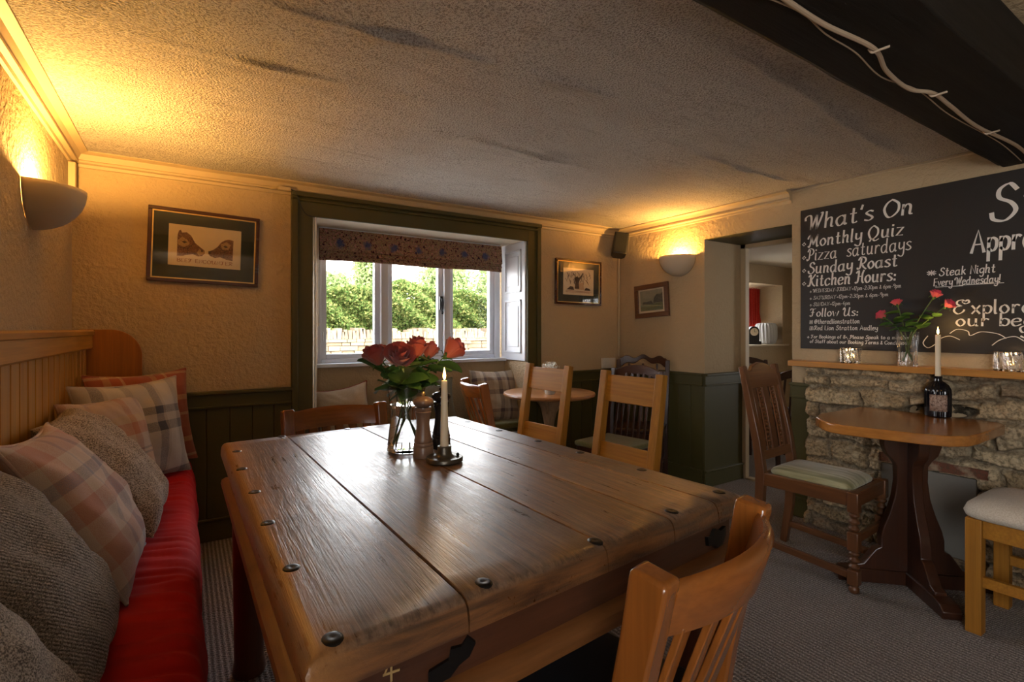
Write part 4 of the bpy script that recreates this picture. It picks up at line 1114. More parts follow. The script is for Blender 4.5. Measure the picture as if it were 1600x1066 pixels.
# ------------------------------------------------------------------ stone chimney below the mantel
def stone_face():
    rg = random.Random(11)
    Y0, Y1, Z1 = 0.06, 1.655, 0.955
    rows = []; z = -0.02
    while z < Z1:
        h = rg.uniform(.055, .135); st_ = []; y = Y0 - rg.uniform(0, .2)
        while y < Y1 + .3:
            w = rg.uniform(.10, .34); st_.append((y, y + w, rg.random(), rg.uniform(-.012, .016), rg.uniform(-.25, .25))); y += w
        rows.append((z, z + h, st_)); z += h
    ny, nz = 380, 240
    P = np.zeros((ny + 2, nz, 3)); C = np.zeros((ny + 2, nz, 4)); C[..., 3] = 1
    for i in range(ny):
        y = Y0 + (Y1 - Y0) * i / (ny - 1)
        for j in range(nz):
            z = Z1 * j / (nz - 1)
            yy = y + .030 * mnoise.noise(V(y * 7, z * 7, 5)) + .012 * mnoise.noise(V(y * 22, z * 22, 5))
            zz = z + .034 * mnoise.noise(V(y * 5, z * 7, 9)) + .010 * mnoise.noise(V(y * 20, z * 25, 9))
            h = -.014; col = (.34, .27, .18)
            for z0, z1, st_ in rows:
                if z0 <= zz < z1:
                    for y0, y1, rnd, off, tilt in st_:
                        if y0 <= yy < y1:
                            d = min(yy - y0, y1 - yy, zz - z0, z1 - zz)
                            f = min(1.0, max(0.0, d / .020)); f = f * f * (3 - 2 * f)
                            h = -.014 + f * (.032 + off + tilt * (zz - (z0 + z1) / 2) * .5)
                            base = [(.56, .42, .245), (.44, .32, .18), (.64, .50, .31), (.33, .24, .15), (.52, .40, .25), (.60, .46, .28)][int(rnd * 6)]
                            col = tuple(.30 * (1 - f) + b * f if k_ == 0 else (.24, .16)[k_ - 1] * (1 - f) + b * f for k_, b in enumerate(base))
                            break
                    break
            n = mnoise.fractal(V(y * 24, z * 24, 1.0), 1.0, 2.2, 5)
            h += .019 * n + .009 * mnoise.fractal(V(y * 62, z * 62, 4.0), 1.0, 2.1, 3)
            # hollow behind the bottle, its dark shade put into the stone colour
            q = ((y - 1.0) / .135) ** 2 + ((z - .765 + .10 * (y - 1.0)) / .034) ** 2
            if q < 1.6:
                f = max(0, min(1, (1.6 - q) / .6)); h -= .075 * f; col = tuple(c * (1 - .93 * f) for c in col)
            # flat red tile over the slate
            if .80 < y < 1.25 and .465 < z < .515:
                h = .016 + .003 * n; col = (.20, .075, .045)
            if .84 < y < 1.25 and .04 < z < .46:
                h = -.03
            e = min(1, (Y1 - y) / .03)
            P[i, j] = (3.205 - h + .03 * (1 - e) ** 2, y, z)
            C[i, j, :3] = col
    for k_, x in ((ny, 3.265), (ny + 1, 3.30)):
        P[k_] = P[ny - 1]; P[k_, :, 0] = x; C[k_] = C[ny - 1]
    k = NT('rubble_stone'); at = k.n('Attribute', attribute_name='stone'); v = k.coord('Object')
    n = k.noise(v, 70, 6, 0.7); n2 = k.noise(v, 14, 5, 0.6)
    c = k.mix(k.ramp(n, [(0.40, 0.65), (0.55, 0.0)]), at.outputs['Color'], (0.10, 0.072, 0.045))
    c = k.mix(k.ramp(n2, [(0.52, 0.0), (0.75, 0.6)]), c, (0.72, 0.60, 0.40))
    k.set(Base_Color=c, Roughness=0.95, Specular_IOR_Level=0.2); k.bump(n, 0.8, 0.012)
    o = grid_mesh('wall_chimney', P, k.m, None, False, 180)
    a = o.data.color_attributes.new('stone', 'FLOAT_COLOR', 'POINT')
    a.data.foreach_set('color', C.reshape(-1).astype(np.float32))
    o['kind'] = 'structure'
stone_face()
bm = bmesh.new(); box(bm, 3.20, 3.23, 0.845, 1.245, 0.05, 0.455)
tag(obj('slate_panel', bm, m_plaster('grey_slate', (.17, .155, .13), (.22, .205, .175), 30, .15), None, .004), 'flat grey slate panel blocking the old hearth low in the stone chimney', 'panel')
bm = bmesh.new(); prism(bm, [(3.125, 1.715), (3.27, 1.765), (3.27, .15), (3.118, .15)], lambda a, b: (a, b, .957), lambda a, b: (a, b, .989))
tag(obj('mantel_shelf', bm, SHELF, None, .003), 'long honey pine mantel shelf along the top of the rough stone chimney', 'shelf')

# ------------------------------------------------------------------ hand lettering
GL = {
'a': "8,8 5,10 1,8 0,4 2,0 5,0 8,4|8,10 8,2 9,0 10,1", 'b': "1,17 1,0|1,7 4,10 8,8 8,3 5,0 1,2", 'c': "8,8 5,10 1,8 0,4 2,0 5,0 8,2",
'd': "8,8 5,10 1,8 0,4 2,0 5,0 8,4|8,17 8,1 10,0", 'e': "0,5 7,6 7,9 4,10 1,8 0,4 2,0 5,0 8,2", 'f': "7,16 5,17 3,15 3,0|0,10 6,10",
'g': "8,8 5,10 1,8 0,5 2,1 5,1 8,4|8,10 8,-3 5,-7 1,-5", 'h': "1,17 1,0|1,6 4,10 7,9 7,1 9,0", 'i': "1,10 1,1 3,0|1,13.5 1,14.8",
'j': "3,10 3,-4 0,-6", 'k': "1,17 1,0|7,10 1,4|3,6 8,0", 'l': "1,17 1,1 3,0", 'm': "1,10 1,0|1,7 4,10 6,8 6,0|6,7 9,10 11,8 11,1 13,0",
'n': "1,10 1,0|1,6 4,10 7,8 7,1 9,0", 'o': "4,10 1,8 0,4 3,0 6,1 8,5 6,9 4,10", 'p': "1,10 1,-7|1,7 4,10 8,8 8,3 5,0 1,2",
'q': "8,8 5,10 1,8 0,4 2,0 5,0 8,4|8,10 8,-7", 'r': "1,10 1,0|1,6 4,10 7,9", 's': "7,9 4,10 1,8 3,6 6,4 7,2 4,0 0,1", 't': "3,15 3,2 5,0 7,1|0,10 6,10",
'u': "1,10 1,3 3,0 6,1 8,4|8,10 8,1 10,0", 'v': "!0,10 4,0 8,10", 'w': "!0,10 3,0 6,8 9,0 12,10", 'x': "0,10 8,0|8,10 0,0", 'y': "1,10 1,4 4,2 8,5|8,10 8,-3 5,-7 0,-5",
'z': "!0,10 8,10 0,0 8,0", 'A': "!0,0 6,17 12,0|!2,6 10,6", 'B': "1,17 1,0|1,17 8,16 8,10 2,9|2,9 9,8 9,1 1,0", 'C': "11,14 7,17 2,14 0,8 3,1 8,0 11,3",
'D': "1,17 1,0|1,17 8,16 11,9 8,1 1,0", 'E': "!9,17 1,17 1,0 9,0|!1,9 7,9", '\x01': "11,15 9,18 4,17 3,13 8,10|8,10 2,9 0,4 4,0 9,2 11,5|11,15 14,18 16,15 12,13 9,16",
'F': "0,14 2,17 7,16 12,17|6,16 5,3 2,0 0,2|2,9 9,9", 'H': "0,14 3,17 4,14 3,3 1,0 -1,1|3,9 11,9|12,17 10,12 10,3 12,0", 'I': "1,17 1,0",
'K': "0,14 3,17 4,14 3,3 1,0 -1,1|12,17 4,8|5,9 8,3 12,0", 'L': "!1,17 1,0 9,0", 'M': "-2,12 -1,15 2,17 3,10 1,0 -1,1|!2,17 7,3|!7,3 13,17|13,17 12,8 13,0 15,1",
'N': "!1,0 1,17 10,0 10,17", 'O': "6,17 2,14 0,8 3,1 7,0 12,5 12,12 8,16 6,17", 'P': "0,13 3,17 9,16 11,12 8,8 4,8|4,15 3,3 0,0 -1,2",
'Q': "6,17 2,14 0,8 3,1 7,0 12,5 12,12 8,16 6,17|2,-3 5,0 9,-3 14,-1", 'R': "0,13 3,17 9,16 11,12 8,8 4,8|4,15 3,3 0,0 -1,2|5,8 8,3 12,0", 'S': "10,14 7,17 3,15 3,11 8,8 10,4 6,0 1,1 0,4",
'T': "0,14 3,17 8,16 13,17|7,16 6,3 3,0 1,2", 'U': "-1,13 1,17 3,13 2,5 4,0 8,1 11,6|12,17 11,6 12,1 14,0", 'V': "!0,17 6,0 12,17", 'W': "-3,11 -3,14 0,16 3,14 4,0|!4,0 9,15|!9,15 10,0|10,0 14,12 15,17 13,17",
'Y': "!0,17 6,8 12,17|6,8 6,0", '0': "5,17 1,13 1,4 5,0 9,4 9,13 5,17", '1': "!0,13 3,17 3,0", '2': "0,13 3,17 8,15 7,10 0,0|!0,0 9,0", '3': "1,16 6,17 8,13 4,9|4,9 9,6 7,1 3,0 0,2",
'4': "!6,17 0,5 9,5|!6,10 6,0", '6': "8,16 3,12 0,5 3,0 7,1 8,5 5,9 1,6", '8': "5,9 1,13 5,17 8,13 5,9 0,4 5,0 9,4 5,9", '9': "8,12 5,17 1,15 1,10 5,9 8,12|8,15 8,5 5,0",
':': "1,8 1,6.5|1,2 1,.5", '-': "!0,6 6,6", '>': "!0,6 9,6|!6,9 9,6 6,3", "'": "1,17 0,13", '!': "1,17 1,5|1,2 1,.5", '+': "!0,6 6,6|!3,9 3,3", ',': "1,1 0,-3", '.': "1,1 1,0",
'&': "8,3 3,0 0,3 5,11 4,15 2,13 8,0", '@': "8,9 5,11 3,7 5,4 8,6 9,11|9,11 9,5 12,5 13,9 10,15 5,15 0,10 1,3 5,0 10,1", '*': "!5,16 5,2|!-1,12 11,6|!-1,6 11,12|!1,15 9,3|!9,15 1,3",
'\x02': "!4,9 6,6 9,4 6,2 4,-1 2,2 -1,4 2,6 4,9", '\x03': "!0,0 0,13 13,13 13,0 0,0|6.5,9.5 3.5,6.5 6.5,3.5 9.5,6.5 6.5,9.5", '\x04': "!0,0 0,13 13,13 13,0 0,0|9,11 7,10 7,0|!5,6.5 9,6.5",
}
def write(text, width, xh, wt, slant=0.0, nib=0.65):
    """ribbons of hand lettering: list of quads in (s, z); width is the run length, xh the height of small letters"""
    strokes, x = [], 0.0
    for ch in text:
        if ch == ' ': x += 7; continue
        g_ = GL[ch]; mx = 0
        for s in g_.split('|'):
            sharp = s[0] == '!'; pts = [tuple(map(float, p.split(','))) for p in s.lstrip('!').split()]
            mx = max(mx, max(p[0] for p in pts))
            q = [V(a, b, 0) for a, b in pts]
            if not sharp: q = smooth_pts(q, 6)
            strokes.append([(p.x + x + slant * p.y, p.y) for p in q])
        x += mx + 3.2
    kx, kz = width / (x - 3.2), xh / 10.0
    verts, faces = [], []
    for s in strokes:
        pts = [V(a * kx, b * kz, 0) for a, b in s]
        if len(pts) < 2: continue
        base = len(verts); n = len(pts)
        for i, p in enumerate(pts):
            t = pts[min(i + 1, n - 1)] - pts[max(i - 1, 0)]
            if t.length < 1e-9: t = V(0, 1, 0)
            t.normalize(); u = V(-t.y, t.x, 0)
            w = wt * ((1 - nib) + nib * abs(math.sin(math.atan2(t.y, t.x) - 0.2))) / 2
            e = t * (w * .5 if i == n - 1 else (-w * .5 if i == 0 else 0))
            verts += [p + u * w + e, p - u * w + e]
        faces += [(base + 2 * i, base + 2 * i + 1, base + 2 * i + 3, base + 2 * i + 2) for i in range(n - 1)]
    return verts, faces

bb = thing('chalkboard', 'wide black chalkboard covered in white hand lettering above the mantel shelf', 'chalkboard', (0, 0, 0))
bm = bmesh.new(); box(bm, 3.250, 3.268, 0.10, 1.703, 1.062, 1.925)
bbo = obj('board', bm, m_plaster('blackboard', (.010, .0085, .008), (.017, .014, .013), 20, .08, .55), bb, .002)
def letter(text, y0, z0, width, xh, wt, slant=.10, nib=.65):
    v_, f_ = write(text, width, xh, wt, slant, nib)
    raw('lettering', [(3.2488, y0 - p.x, z0 + p.y) for p in v_], f_, CHALK, bbo)
letter("What's On", 1.660, 1.797, .54, .054, .0125)
letter("\x02", 1.690, 1.702, .020, .022, .005)
letter("Monthly Quiz", 1.652, 1.690, .49, .042, .0100)
letter("\x02", 1.690, 1.618, .020, .022, .005)
letter("Pizza", 1.660, 1.606, .165, .042, .0080)
letter("saturdays", 1.437, 1.606, .31, .044, .0065, .1, .35)
letter("\x02", 1.690, 1.537, .020, .022, .005)
letter("Sunday Roast", 1.655, 1.525, .466, .040, .0098)
letter("\x02", 1.690, 1.456, .020, .022, .005)
letter("Kitchen Hours:", 1.655, 1.447, .455, .041, .0100)
letter("\x02 WEDNESDAY-FRIDAY>12pm-2:30pm & 6pm-9pm", 1.645, 1.407, .475, .0125, .0023, .1, .3)
letter("\x02 SATURDAY>12pm-2:30pm & 6pm-9pm", 1.645, 1.364, .415, .0125, .0023, .1, .3)
letter("\x02 SUNDAY>12pm-4pm", 1.645, 1.324, .225, .0125, .0023, .1, .3)
letter("Follow Us:", 1.645, 1.260, .262, .028, .0072)
letter("\x03 @theredlionstratton", 1.646, 1.216, .275, .0155, .0034, .08, .3)
letter("\x04:Red Lion Stratton Audley", 1.646, 1.177, .365, .0155, .0036, .08, .3)
letter("\x02 For Bookings of 8+, Please Speak to a member", 1.660, 1.127, .53, .0115, .0032, .1, .3)
letter("of Staff about our Booking Terms & Conditions", 1.645, 1.098, .51, .0115, .0032, .1, .3)
letter("*", 1.052, 1.456, .034, .018, .0045, 0, .2); letter("Steak Night", 1.004, 1.454, .212, .024, .0050, .12, .3)
letter("Every Wednesday!", 1.028, 1.404, .252, .022, .0048, .12, .3)
letter("-", 1.020, 1.376, .11, .036, .0035, 0, .2); letter("-", .925, 1.378, .165, .038, .0035, 0, .2)
letter("\x01xplore", .945, 1.258, .278, .038, .0088, .02)
letter("our beer", .935, 1.198, .315, .034, .0088, .02)
letter("garden", .705, 1.165, .22, .032, .0085, .02)
letter("Appreciate", .878, 1.556, .42, .064, .0130, .05)
letter("Staff", .805, 1.695, .45, .10, .0180, .05)
sw = []
for pts in ([(.0, .10), (-.02, .04), (.0, .0), (.03, .03), (.05, .075), (.09, .10), (.13, .07)], [(.09, .12), (.12, .155), (.16, .14), (.17, .105), (.21, .135), (.27, .12), (.30, .085)], [(.25, .03), (.28, .075), (.33, .10), (.37, .06), (.42, .06), (.46, .03), (.44, -.005), (.42, -.005)], [(.55, .05), (.52, .03), (.55, .02), (.60, .05), (.62, .01)]):
    q = smooth_pts([V(a, b, 0) for a, b in pts], 6); n = len(q); vs = []
    for i, p in enumerate(q):
        t = (q[min(i + 1, n - 1)] - q[max(i - 1, 0)]).normalized(); u = V(-t.y, t.x, 0) * .0022
        for s_ in (1, -1): vs.append((3.2488, 1.052 - (p + u * s_).x, 1.085 + .62 * (p + u * s_).y))
    raw('chalk_swirl', vs, [(2 * i, 2 * i + 1, 2 * i + 3, 2 * i + 2) for i in range(n - 1)], CHALK, bbo)

# ------------------------------------------------------------------ framed pictures
def picture(label, loc, rz, tilt, w, h, fw, fmat, pw, ph, mount, gilt, paper=PAPER):
    t = thing('framed_picture', label, 'picture', loc, rz)
    t.rotation_euler = (0, R(tilt), rz)
    def fr(name, W_, H_, b, y0, y1, m, bev=.002, par=None):
        bm = bmesh.new()
        for (x0, x1, z0, z1) in ((-W_ / 2, W_ / 2, H_ / 2 - b, H_ / 2), (-W_ / 2, W_ / 2, -H_ / 2, -H_ / 2 + b), (-W_ / 2, -W_ / 2 + b, -H_ / 2 + b, H_ / 2 - b), (W_ / 2 - b, W_ / 2, -H_ / 2 + b, H_ / 2 - b)):
            box(bm, x0, x1, y0, y1, z0, z1)
        return obj(name, bm, m, par or t, bev)
    fo = fr('frame', w, h, fw, -.022, 0, fmat, .003)
    iw, ih = w - 2 * fw, h - 2 * fw
    if gilt: fr('gilt_slip', iw, ih, .006, -.017, -.003, GILT, 0, fo)
    bm = bmesh.new(); box(bm, -iw / 2, iw / 2, -.010, -.002, -ih / 2, ih / 2); obj('mount', bm, mount, t)
    bm = bmesh.new(); box(bm, -pw / 2, pw / 2, -.0112, -.009, -ph / 2 + .004, ph / 2 + .004); obj('print', bm, paper, t)
    bm = bmesh.new(); box(bm, -iw / 2, iw / 2, -.0158, -.0145, -ih / 2, ih / 2); obj('picture_glass', bm, PICG, t)
    return t
def draw(t, name, polys, m, y=-.0122):
    bm = bmesh.new()
    for pl in polys: prism(bm, pl, lambda a, b: (a, y, b), lambda a, b: (a, y + .0009, b))
    return obj(name, bm, m, [c for c in t.children if c.name.startswith('print')][0])
def line(pts, w):
    out = []; pts = [V(a, b, 0) for a, b in pts]
    for a, b in zip(pts[:-1], pts[1:]):
        t_ = (b - a).normalized(); u = V(-t_.y, t_.x, 0) * w / 2
        out.append([(a + u)[:2], (b + u)[:2], (b - u)[:2], (a - u)[:2]])
    return out
def m_ink(name, c1, c2):
    k = NT(name); k.set(Base_Color=k.mix(k.ramp(k.noise(k.coord('Object', (1, 1, 1)), 160, 5, .7), [(.4, 0.0), (.6, 1.0)]), c1, c2), Roughness=.8); return k.m
INK = m_ink('brown_ink', (.10, .045, .03), (.30, .17, .10)); INK2 = m_ink('black_ink', (.035, .025, .02), (.14, .09, .06)); INKR = m_plain('red_ink', (.28, .08, .035), .8); INKP = m_ink('ochre_ink', (.36, .23, .11), (.50, .36, .20))
p1 = picture('dark framed print of two animal heads nose to nose on the amber wall', (.097, BY - .002, 1.632), 0, 1.6, .53, .40, .019, MAHOG, .345, .222, MOUNT, True)
hd1 = [(-.132, -.056), (-.132, .060), (-.126, .082), (-.118, .086), (-.112, .072), (-.090, .076), (-.070, .060), (-.050, .022), (-.022, -.002), (-.006, -.014), (-.004, -.030), (-.016, -.046), (-.036, -.050), (-.060, -.040), (-.082, -.046), (-.105, -.054)]
hd2 = [(.132, -.060), (.134, .056), (.112, .060), (.092, .054), (.074, .040), (.056, .012), (.036, -.006), (.016, -.016), (.012, -.030), (.022, -.042), (.044, -.050), (.070, -.044), (.100, -.054)]
draw(p1, 'drawing', [hd1, hd2], INK, -.0120)
draw(p1, 'drawing', [[(-.13, .03), (-.11, .05), (-.085, .035), (-.075, .012), (-.10, -.004), (-.128, .004)], [(-.03, -.01), (-.01, -.016), (-.008, -.034), (-.03, -.046), (-.042, -.030)], [(.07, .028), (.10, .044), (.122, .028), (.11, .002), (.08, .0)]], INKP, -.0126)
draw(p1, 'drawing', [[(-.112, .022), (-.100, .030), (-.088, .022), (-.100, .014)], [(-.022, -.012), (-.012, -.014), (-.014, -.026), (-.022, -.022)], [(.084, .018), (.096, .024), (.108, .016), (.096, .010)], [(.012, -.016), (.028, -.018), (.026, -.028), (.014, -.028)]] + line([(-.13, -.008), (-.085, -.012), (-.055, .02)], .003) + line([(-.085, -.012), (-.082, -.042)], .003) + line([(.132, .004), (.09, -.012), (.06, .014)], .003) + line([(.09, -.012), (.088, -.048)], .003), INK2, -.0132)
v_, f_ = write("BEEF ENCOUNTER", .262, .0105, .0030, 0, .5)
raw('lettering', [(-.131 + p.x, -.0125, -.086 + p.y) for p in v_], f_, INKR, [c for c in p1.children if c.name.startswith('print')][0])

p2 = picture('dark green mounted print of a bare tree near the corner speaker', (2.787, BY - .002, 1.576), 0, .6, .497, .378, .018, MAHOG, .330, .222, MOUNT, True)
tree_l = [[(-.045, -.055), (-.035, .0), (-.050, .03), (-.02, .05), (.0, .04), (.02, .055), (.045, .085), (.05, .08), (.03, .045), (.012, .025), (.0, -.005), (.005, -.055)], [(-.13, -.065), (-.09, -.035), (-.06, -.04), (-.05, -.065)], [(.06, -.065), (.08, -.04), (.12, -.05), (.13, -.065)]]
rg = random.Random(2)
for i in range(46):
    a = rg.uniform(-.13, .12); b = rg.uniform(-.02, .06); c_ = rg.uniform(.4, 2.6)
    tree_l += line([(a, b), (a + .018 * math.cos(c_), b + .02 * math.sin(c_)), (a + .022 * math.cos(c_ + .5), b + .034 * math.sin(c_))], .003)
draw(p2, 'drawing', tree_l, INK2, -.0124)
draw(p2, 'drawing', [[(-.03, -.06), (-.02, -.01), (.05, .0), (.06, -.06)]], m_plain('peach_wash', (.60, .40, .24), .8), -.0119)
draw(p2, 'drawing', line([(-.14, -.075), (.14, -.075)], .003) + line([(-.14, -.084), (.12, -.084)], .003), INKR, -.0122)

p3 = picture('small tilted landscape print in a wide brown frame below the speaker', (RX - .002, 2.922, 1.420), R(-90), -3.2, .36, .278, .040, BRFR, .262, .182, PAPER, False)
draw(p3, 'drawing', [[(-.12, -.082), (.12, -.082), (.12, .088), (-.12, .088)]], m_plain('pale_sky_wash', (.33, .31, .22), .8), -.0119)
draw(p3, 'drawing', [[(-.12, -.082), (.12, -.082), (.12, -.02), (.06, -.024), (-.12, -.03)]], m_ink('green_wash', (.17, .18, .09), (.26, .26, .14)), -.0125)
draw(p3, 'drawing', [[(.02, -.02), (.03, .02), (.06, .05), (.10, .045), (.12, .06), (.12, -.02)], [(-.10, -.03), (-.09, -.005), (-.05, -.008), (.0, .0), (.02, -.03)]], m_ink('grey_wash', (.09, .085, .07), (.20, .18, .13)), -.0130)

# ------------------------------------------------------------------ wall sconces
def sconce(label, loc, rz, energy):
    t = thing('wall_sconce', label, 'wall light', loc, rz)            # local +x points out of the wall, the bowl rim at z = 0
    P = np.zeros((40, 18, 3)); r, hh = .150, .150
    for i in range(40):
        for j in range(18):
            th = math.pi * i / 39; ph = (math.pi / 2) * j / 17
            P[i, j] = (r * math.sin(th) * math.cos(ph) + .001, -r * math.cos(th) * math.cos(ph), -hh * math.sin(ph))
    o = grid_mesh('bowl', P, CERAM, t); m = o.modifiers.new('thickness', 'SOLIDIFY'); m.thickness = .006; m.offset = -1
    bm = bmesh.new(); box(bm, .0, .006, -.11, .11, -.10, -.012); obj('back_plate', bm, CERAM, t)
    bm = bmesh.new(); lathe(bm, [(.014, -.10), (.016, -.06), (.012, -.055)], (.055, 0, 0), 12); box(bm, 0, .055, -.008, .008, -.09, -.075); obj('lamp_holder', bm, PLAST, t)
    d = bpy.data.lights.new('sconce_lamp', 'POINT'); d.energy = energy; d.color = (1.0, .54, .135); d.shadow_soft_size = .022
    lo = bpy.data.objects.new('sconce_lamp', d); COL.objects.link(lo); lo.parent = t; lo.location = (.062, 0, -.028)
    return t
sconce('white plaster half-bowl uplighter glowing amber on the wall above the settle', (LX, 2.515, 1.703), 0, 36)
sconce('white plaster half-bowl uplighter glowing between the speaker and the doorway', (RX, 2.645, 1.752), R(180), 16)

# ------------------------------------------------------------------ speaker, boxes, pipes, cables
sp_ = thing('wall_speaker', 'small black speaker mounted high in the corner beside the glowing sconce', 'speaker', (3.155, 3.185, 1.905), R(-38))
sp_.rotation_euler = (R(-14), R(9), R(-38)); sp_.scale = (1.15, 1.15, 1.15)
bm = bmesh.new(); prism(bm, [(-.052, -.055), (.052, -.055), (.052, .02), (.034, .055), (-.034, .055), (-.052, .02)], lambda a, b: (a, b, -.085), lambda a, b: (a, b, .085)); obj('cabinet', bm, BLACK, sp_, .005)
bm = bmesh.new(); box(bm, -.046, .046, -.060, -.054, -.078, .078); obj('grille', bm, m_fabric('speaker_cloth', (.010, .010, .010), (.022, .02, .018), 500), sp_, .003)
bm = bmesh.new(); bar(bm, [(0, .05, 0), (0, .095, .01), (0, .105, .01)], .02, [.02, .02, .06]); obj('bracket', bm, BLACK, sp_)
def boxthing(name, label, cat, x0, x1, y0, y1, z0, z1, m=PLAST):
    bm = bmesh.new(); box(bm, x0, x1, y0, y1, z0, z1); return tag(obj(name, bm, m, None, .003), label, cat)
so = boxthing('wall_socket', 'white double socket box on the wall in the corner above the green dado', 'socket', 3.05, 3.195, BY - .03, BY - .001, .842, .93)
for x in (3.075, 3.15):
    bm = bmesh.new(); box(bm, x, x + .012, BY - .034, BY - .029, .89, .905); obj('switch', bm, PLAST, so)
boxthing('cable_trunking', 'short cream cable trunking dropping from the ceiling in the amber corner', 'trunking', LX + .001, LX + .030, BY - .12, BY - .085, 1.785, 1.985, CREAMP)
jb = boxthing('junction_box', 'tiny cream cable box under the ceiling by the green window frame', 'junction box', .46, .53, BY - .062, BY - .036, 2.002, 2.024, CREAMP)
bm = bmesh.new(); tube(bm, smooth_pts([(.53, BY - .045, 2.015), (.56, BY - .05, 2.0), (.585, BY - .045, 1.93), (.62, BY - .035, 1.88), (.67, BY - .03, 1.87)]), .003, 6); obj('cable', bm, BLACK, jb)
bm = bmesh.new(); tube(bm, smooth_pts([(.46, BY - .05, 2.012), (.40, BY - .048, 1.995), (.33, BY - .045, 2.0)]), .003, 6); obj('cable', bm, CREAMP, jb)
bm = bmesh.new(); tube(bm, [(3.252, BY - .012, .94), (3.254, BY - .012, 1.4), (3.252, BY - .012, 1.99)], .009, 10)
tag(obj('conduit_pipe', bm, CREAMP), 'cream painted conduit running down the corner below the speaker', 'pipe')
cb = thing('beam_cable', 'thick buff cable clipped along the underside of the black beam', 'cable', (0, 0, 0))
pts = smooth_pts([(x, y, 1.9435) for x, y in ((-.45, .65), (.3, .64), (1.0, .64), (1.175, .646), (1.35, .646), (1.573, .629), (1.741, .663), (1.93, .674), (2.032, .644), (2.198, .649), (2.5, .66), (2.9, .64), (3.26, .66))], 8)
bm = bmesh.new(); tube(bm, pts, .0062, 8); BUFF = m_plain('buff_cable', (.42, .31, .21), .5); obj('sheath', bm, BUFF, cb)
for x, y in ((1.573, .629), (2.032, .644), (2.6, .655)):
    bm = bmesh.new(); tube(bm, smooth_pts([(x, y + .012, 1.948), (x + .004, y + .004, 1.936), (x + .01, y - .012, 1.938), (x + .02, y - .03, 1.942)]), .0035, 6); obj('clip', bm, BUFF, cb)
cb2 = thing('bell_wire', 'thin twisted wire pinned beside the thick cable on the black beam', 'wire', (0, 0, 0))
pts = smooth_pts([(x, y, 1.9465) for x, y in ((-.45, .68), (.3, .69), (1.02, .69), (1.144, .666), (1.267, .655), (1.40, .668), (1.561, .668), (1.777, .690), (1.974, .665), (2.3, .68), (2.8, .67), (3.2, .69))], 8)
bm = bmesh.new(); tube(bm, pts, .0022, 6); obj('wire', bm, BUFF, cb2)

# ------------------------------------------------------------------ flowers
def bloom_bm(r, h, seed, openness=1.0):
    rg = random.Random(seed); bm = bmesh.new()
    layers = [(3, .20, .95, .06), (4, .40, .98, .10), (5, .62, .96, .20), (5, .82, .88, .34), (6, 1.0, .74, .58)]
    for li, (n, rr, hh, fl) in enumerate(layers):
        for k_ in range(n):
            a0 = 2 * math.pi * (k_ + .37 * li) / n + rg.uniform(-.12, .12); half_ = math.pi / n * 1.35; hk = hh * rg.uniform(.93, 1.06)
            rows = []
            for j in range(7):
                v = j / 6; row = []
                for i in range(7):
                    u = -1 + 2 * i / 6
                    rad = r * rr * (.30 + .72 * math.sin(min(v * 1.05, 1) * 1.45)) + r * fl * openness * max(0, v - .62) ** 1.6 * 1.6
                    rad *= 1 + .04 * u * (1 if k_ % 2 else -1)
                    zz = h * hk * v * (1 - .20 * abs(u) ** 2.4 * v) - r * fl * .45 * max(0, v - .8)
                    row.append(bm.verts.new((rad * math.cos(a0 + u * half_), rad * math.sin(a0 + u * half_), zz)))
                rows.append(row)
            for a, b in zip(rows[:-1], rows[1:]):
                for i in range(6): bm.faces.new((a[i], a[i + 1], b[i + 1], b[i]))
    return bm
def leaf_bm(L, w):
    bm = bmesh.new(); rows = []
    for i in range(9):
        t = i / 8; ww = w * math.sin(math.pi * min(1, t ** .8 * .98 + .01)) ** .8
        rows.append([bm.verts.new((s_ * ww / 2, L * t, .10 * w * abs(s_) - .35 * L * t * t * .5)) for s_ in (-1, -.5, 0, .5, 1)])
    for a, b in zip(rows[:-1], rows[1:]):
        for i in range(4): bm.faces.new((a[i], a[i + 1], b[i + 1], b[i]))
    return bm
leaf_me = []
for L, w in ((.078, .056), (.062, .044)):
    bm = leaf_bm(L, w); me = bpy.data.meshes.new('leaf'); bm.to_mesh(me); bm.free()
    me.polygons.foreach_set('use_smooth', [True] * len(me.polygons)); me.materials.append(LEAF); leaf_me.append(me)
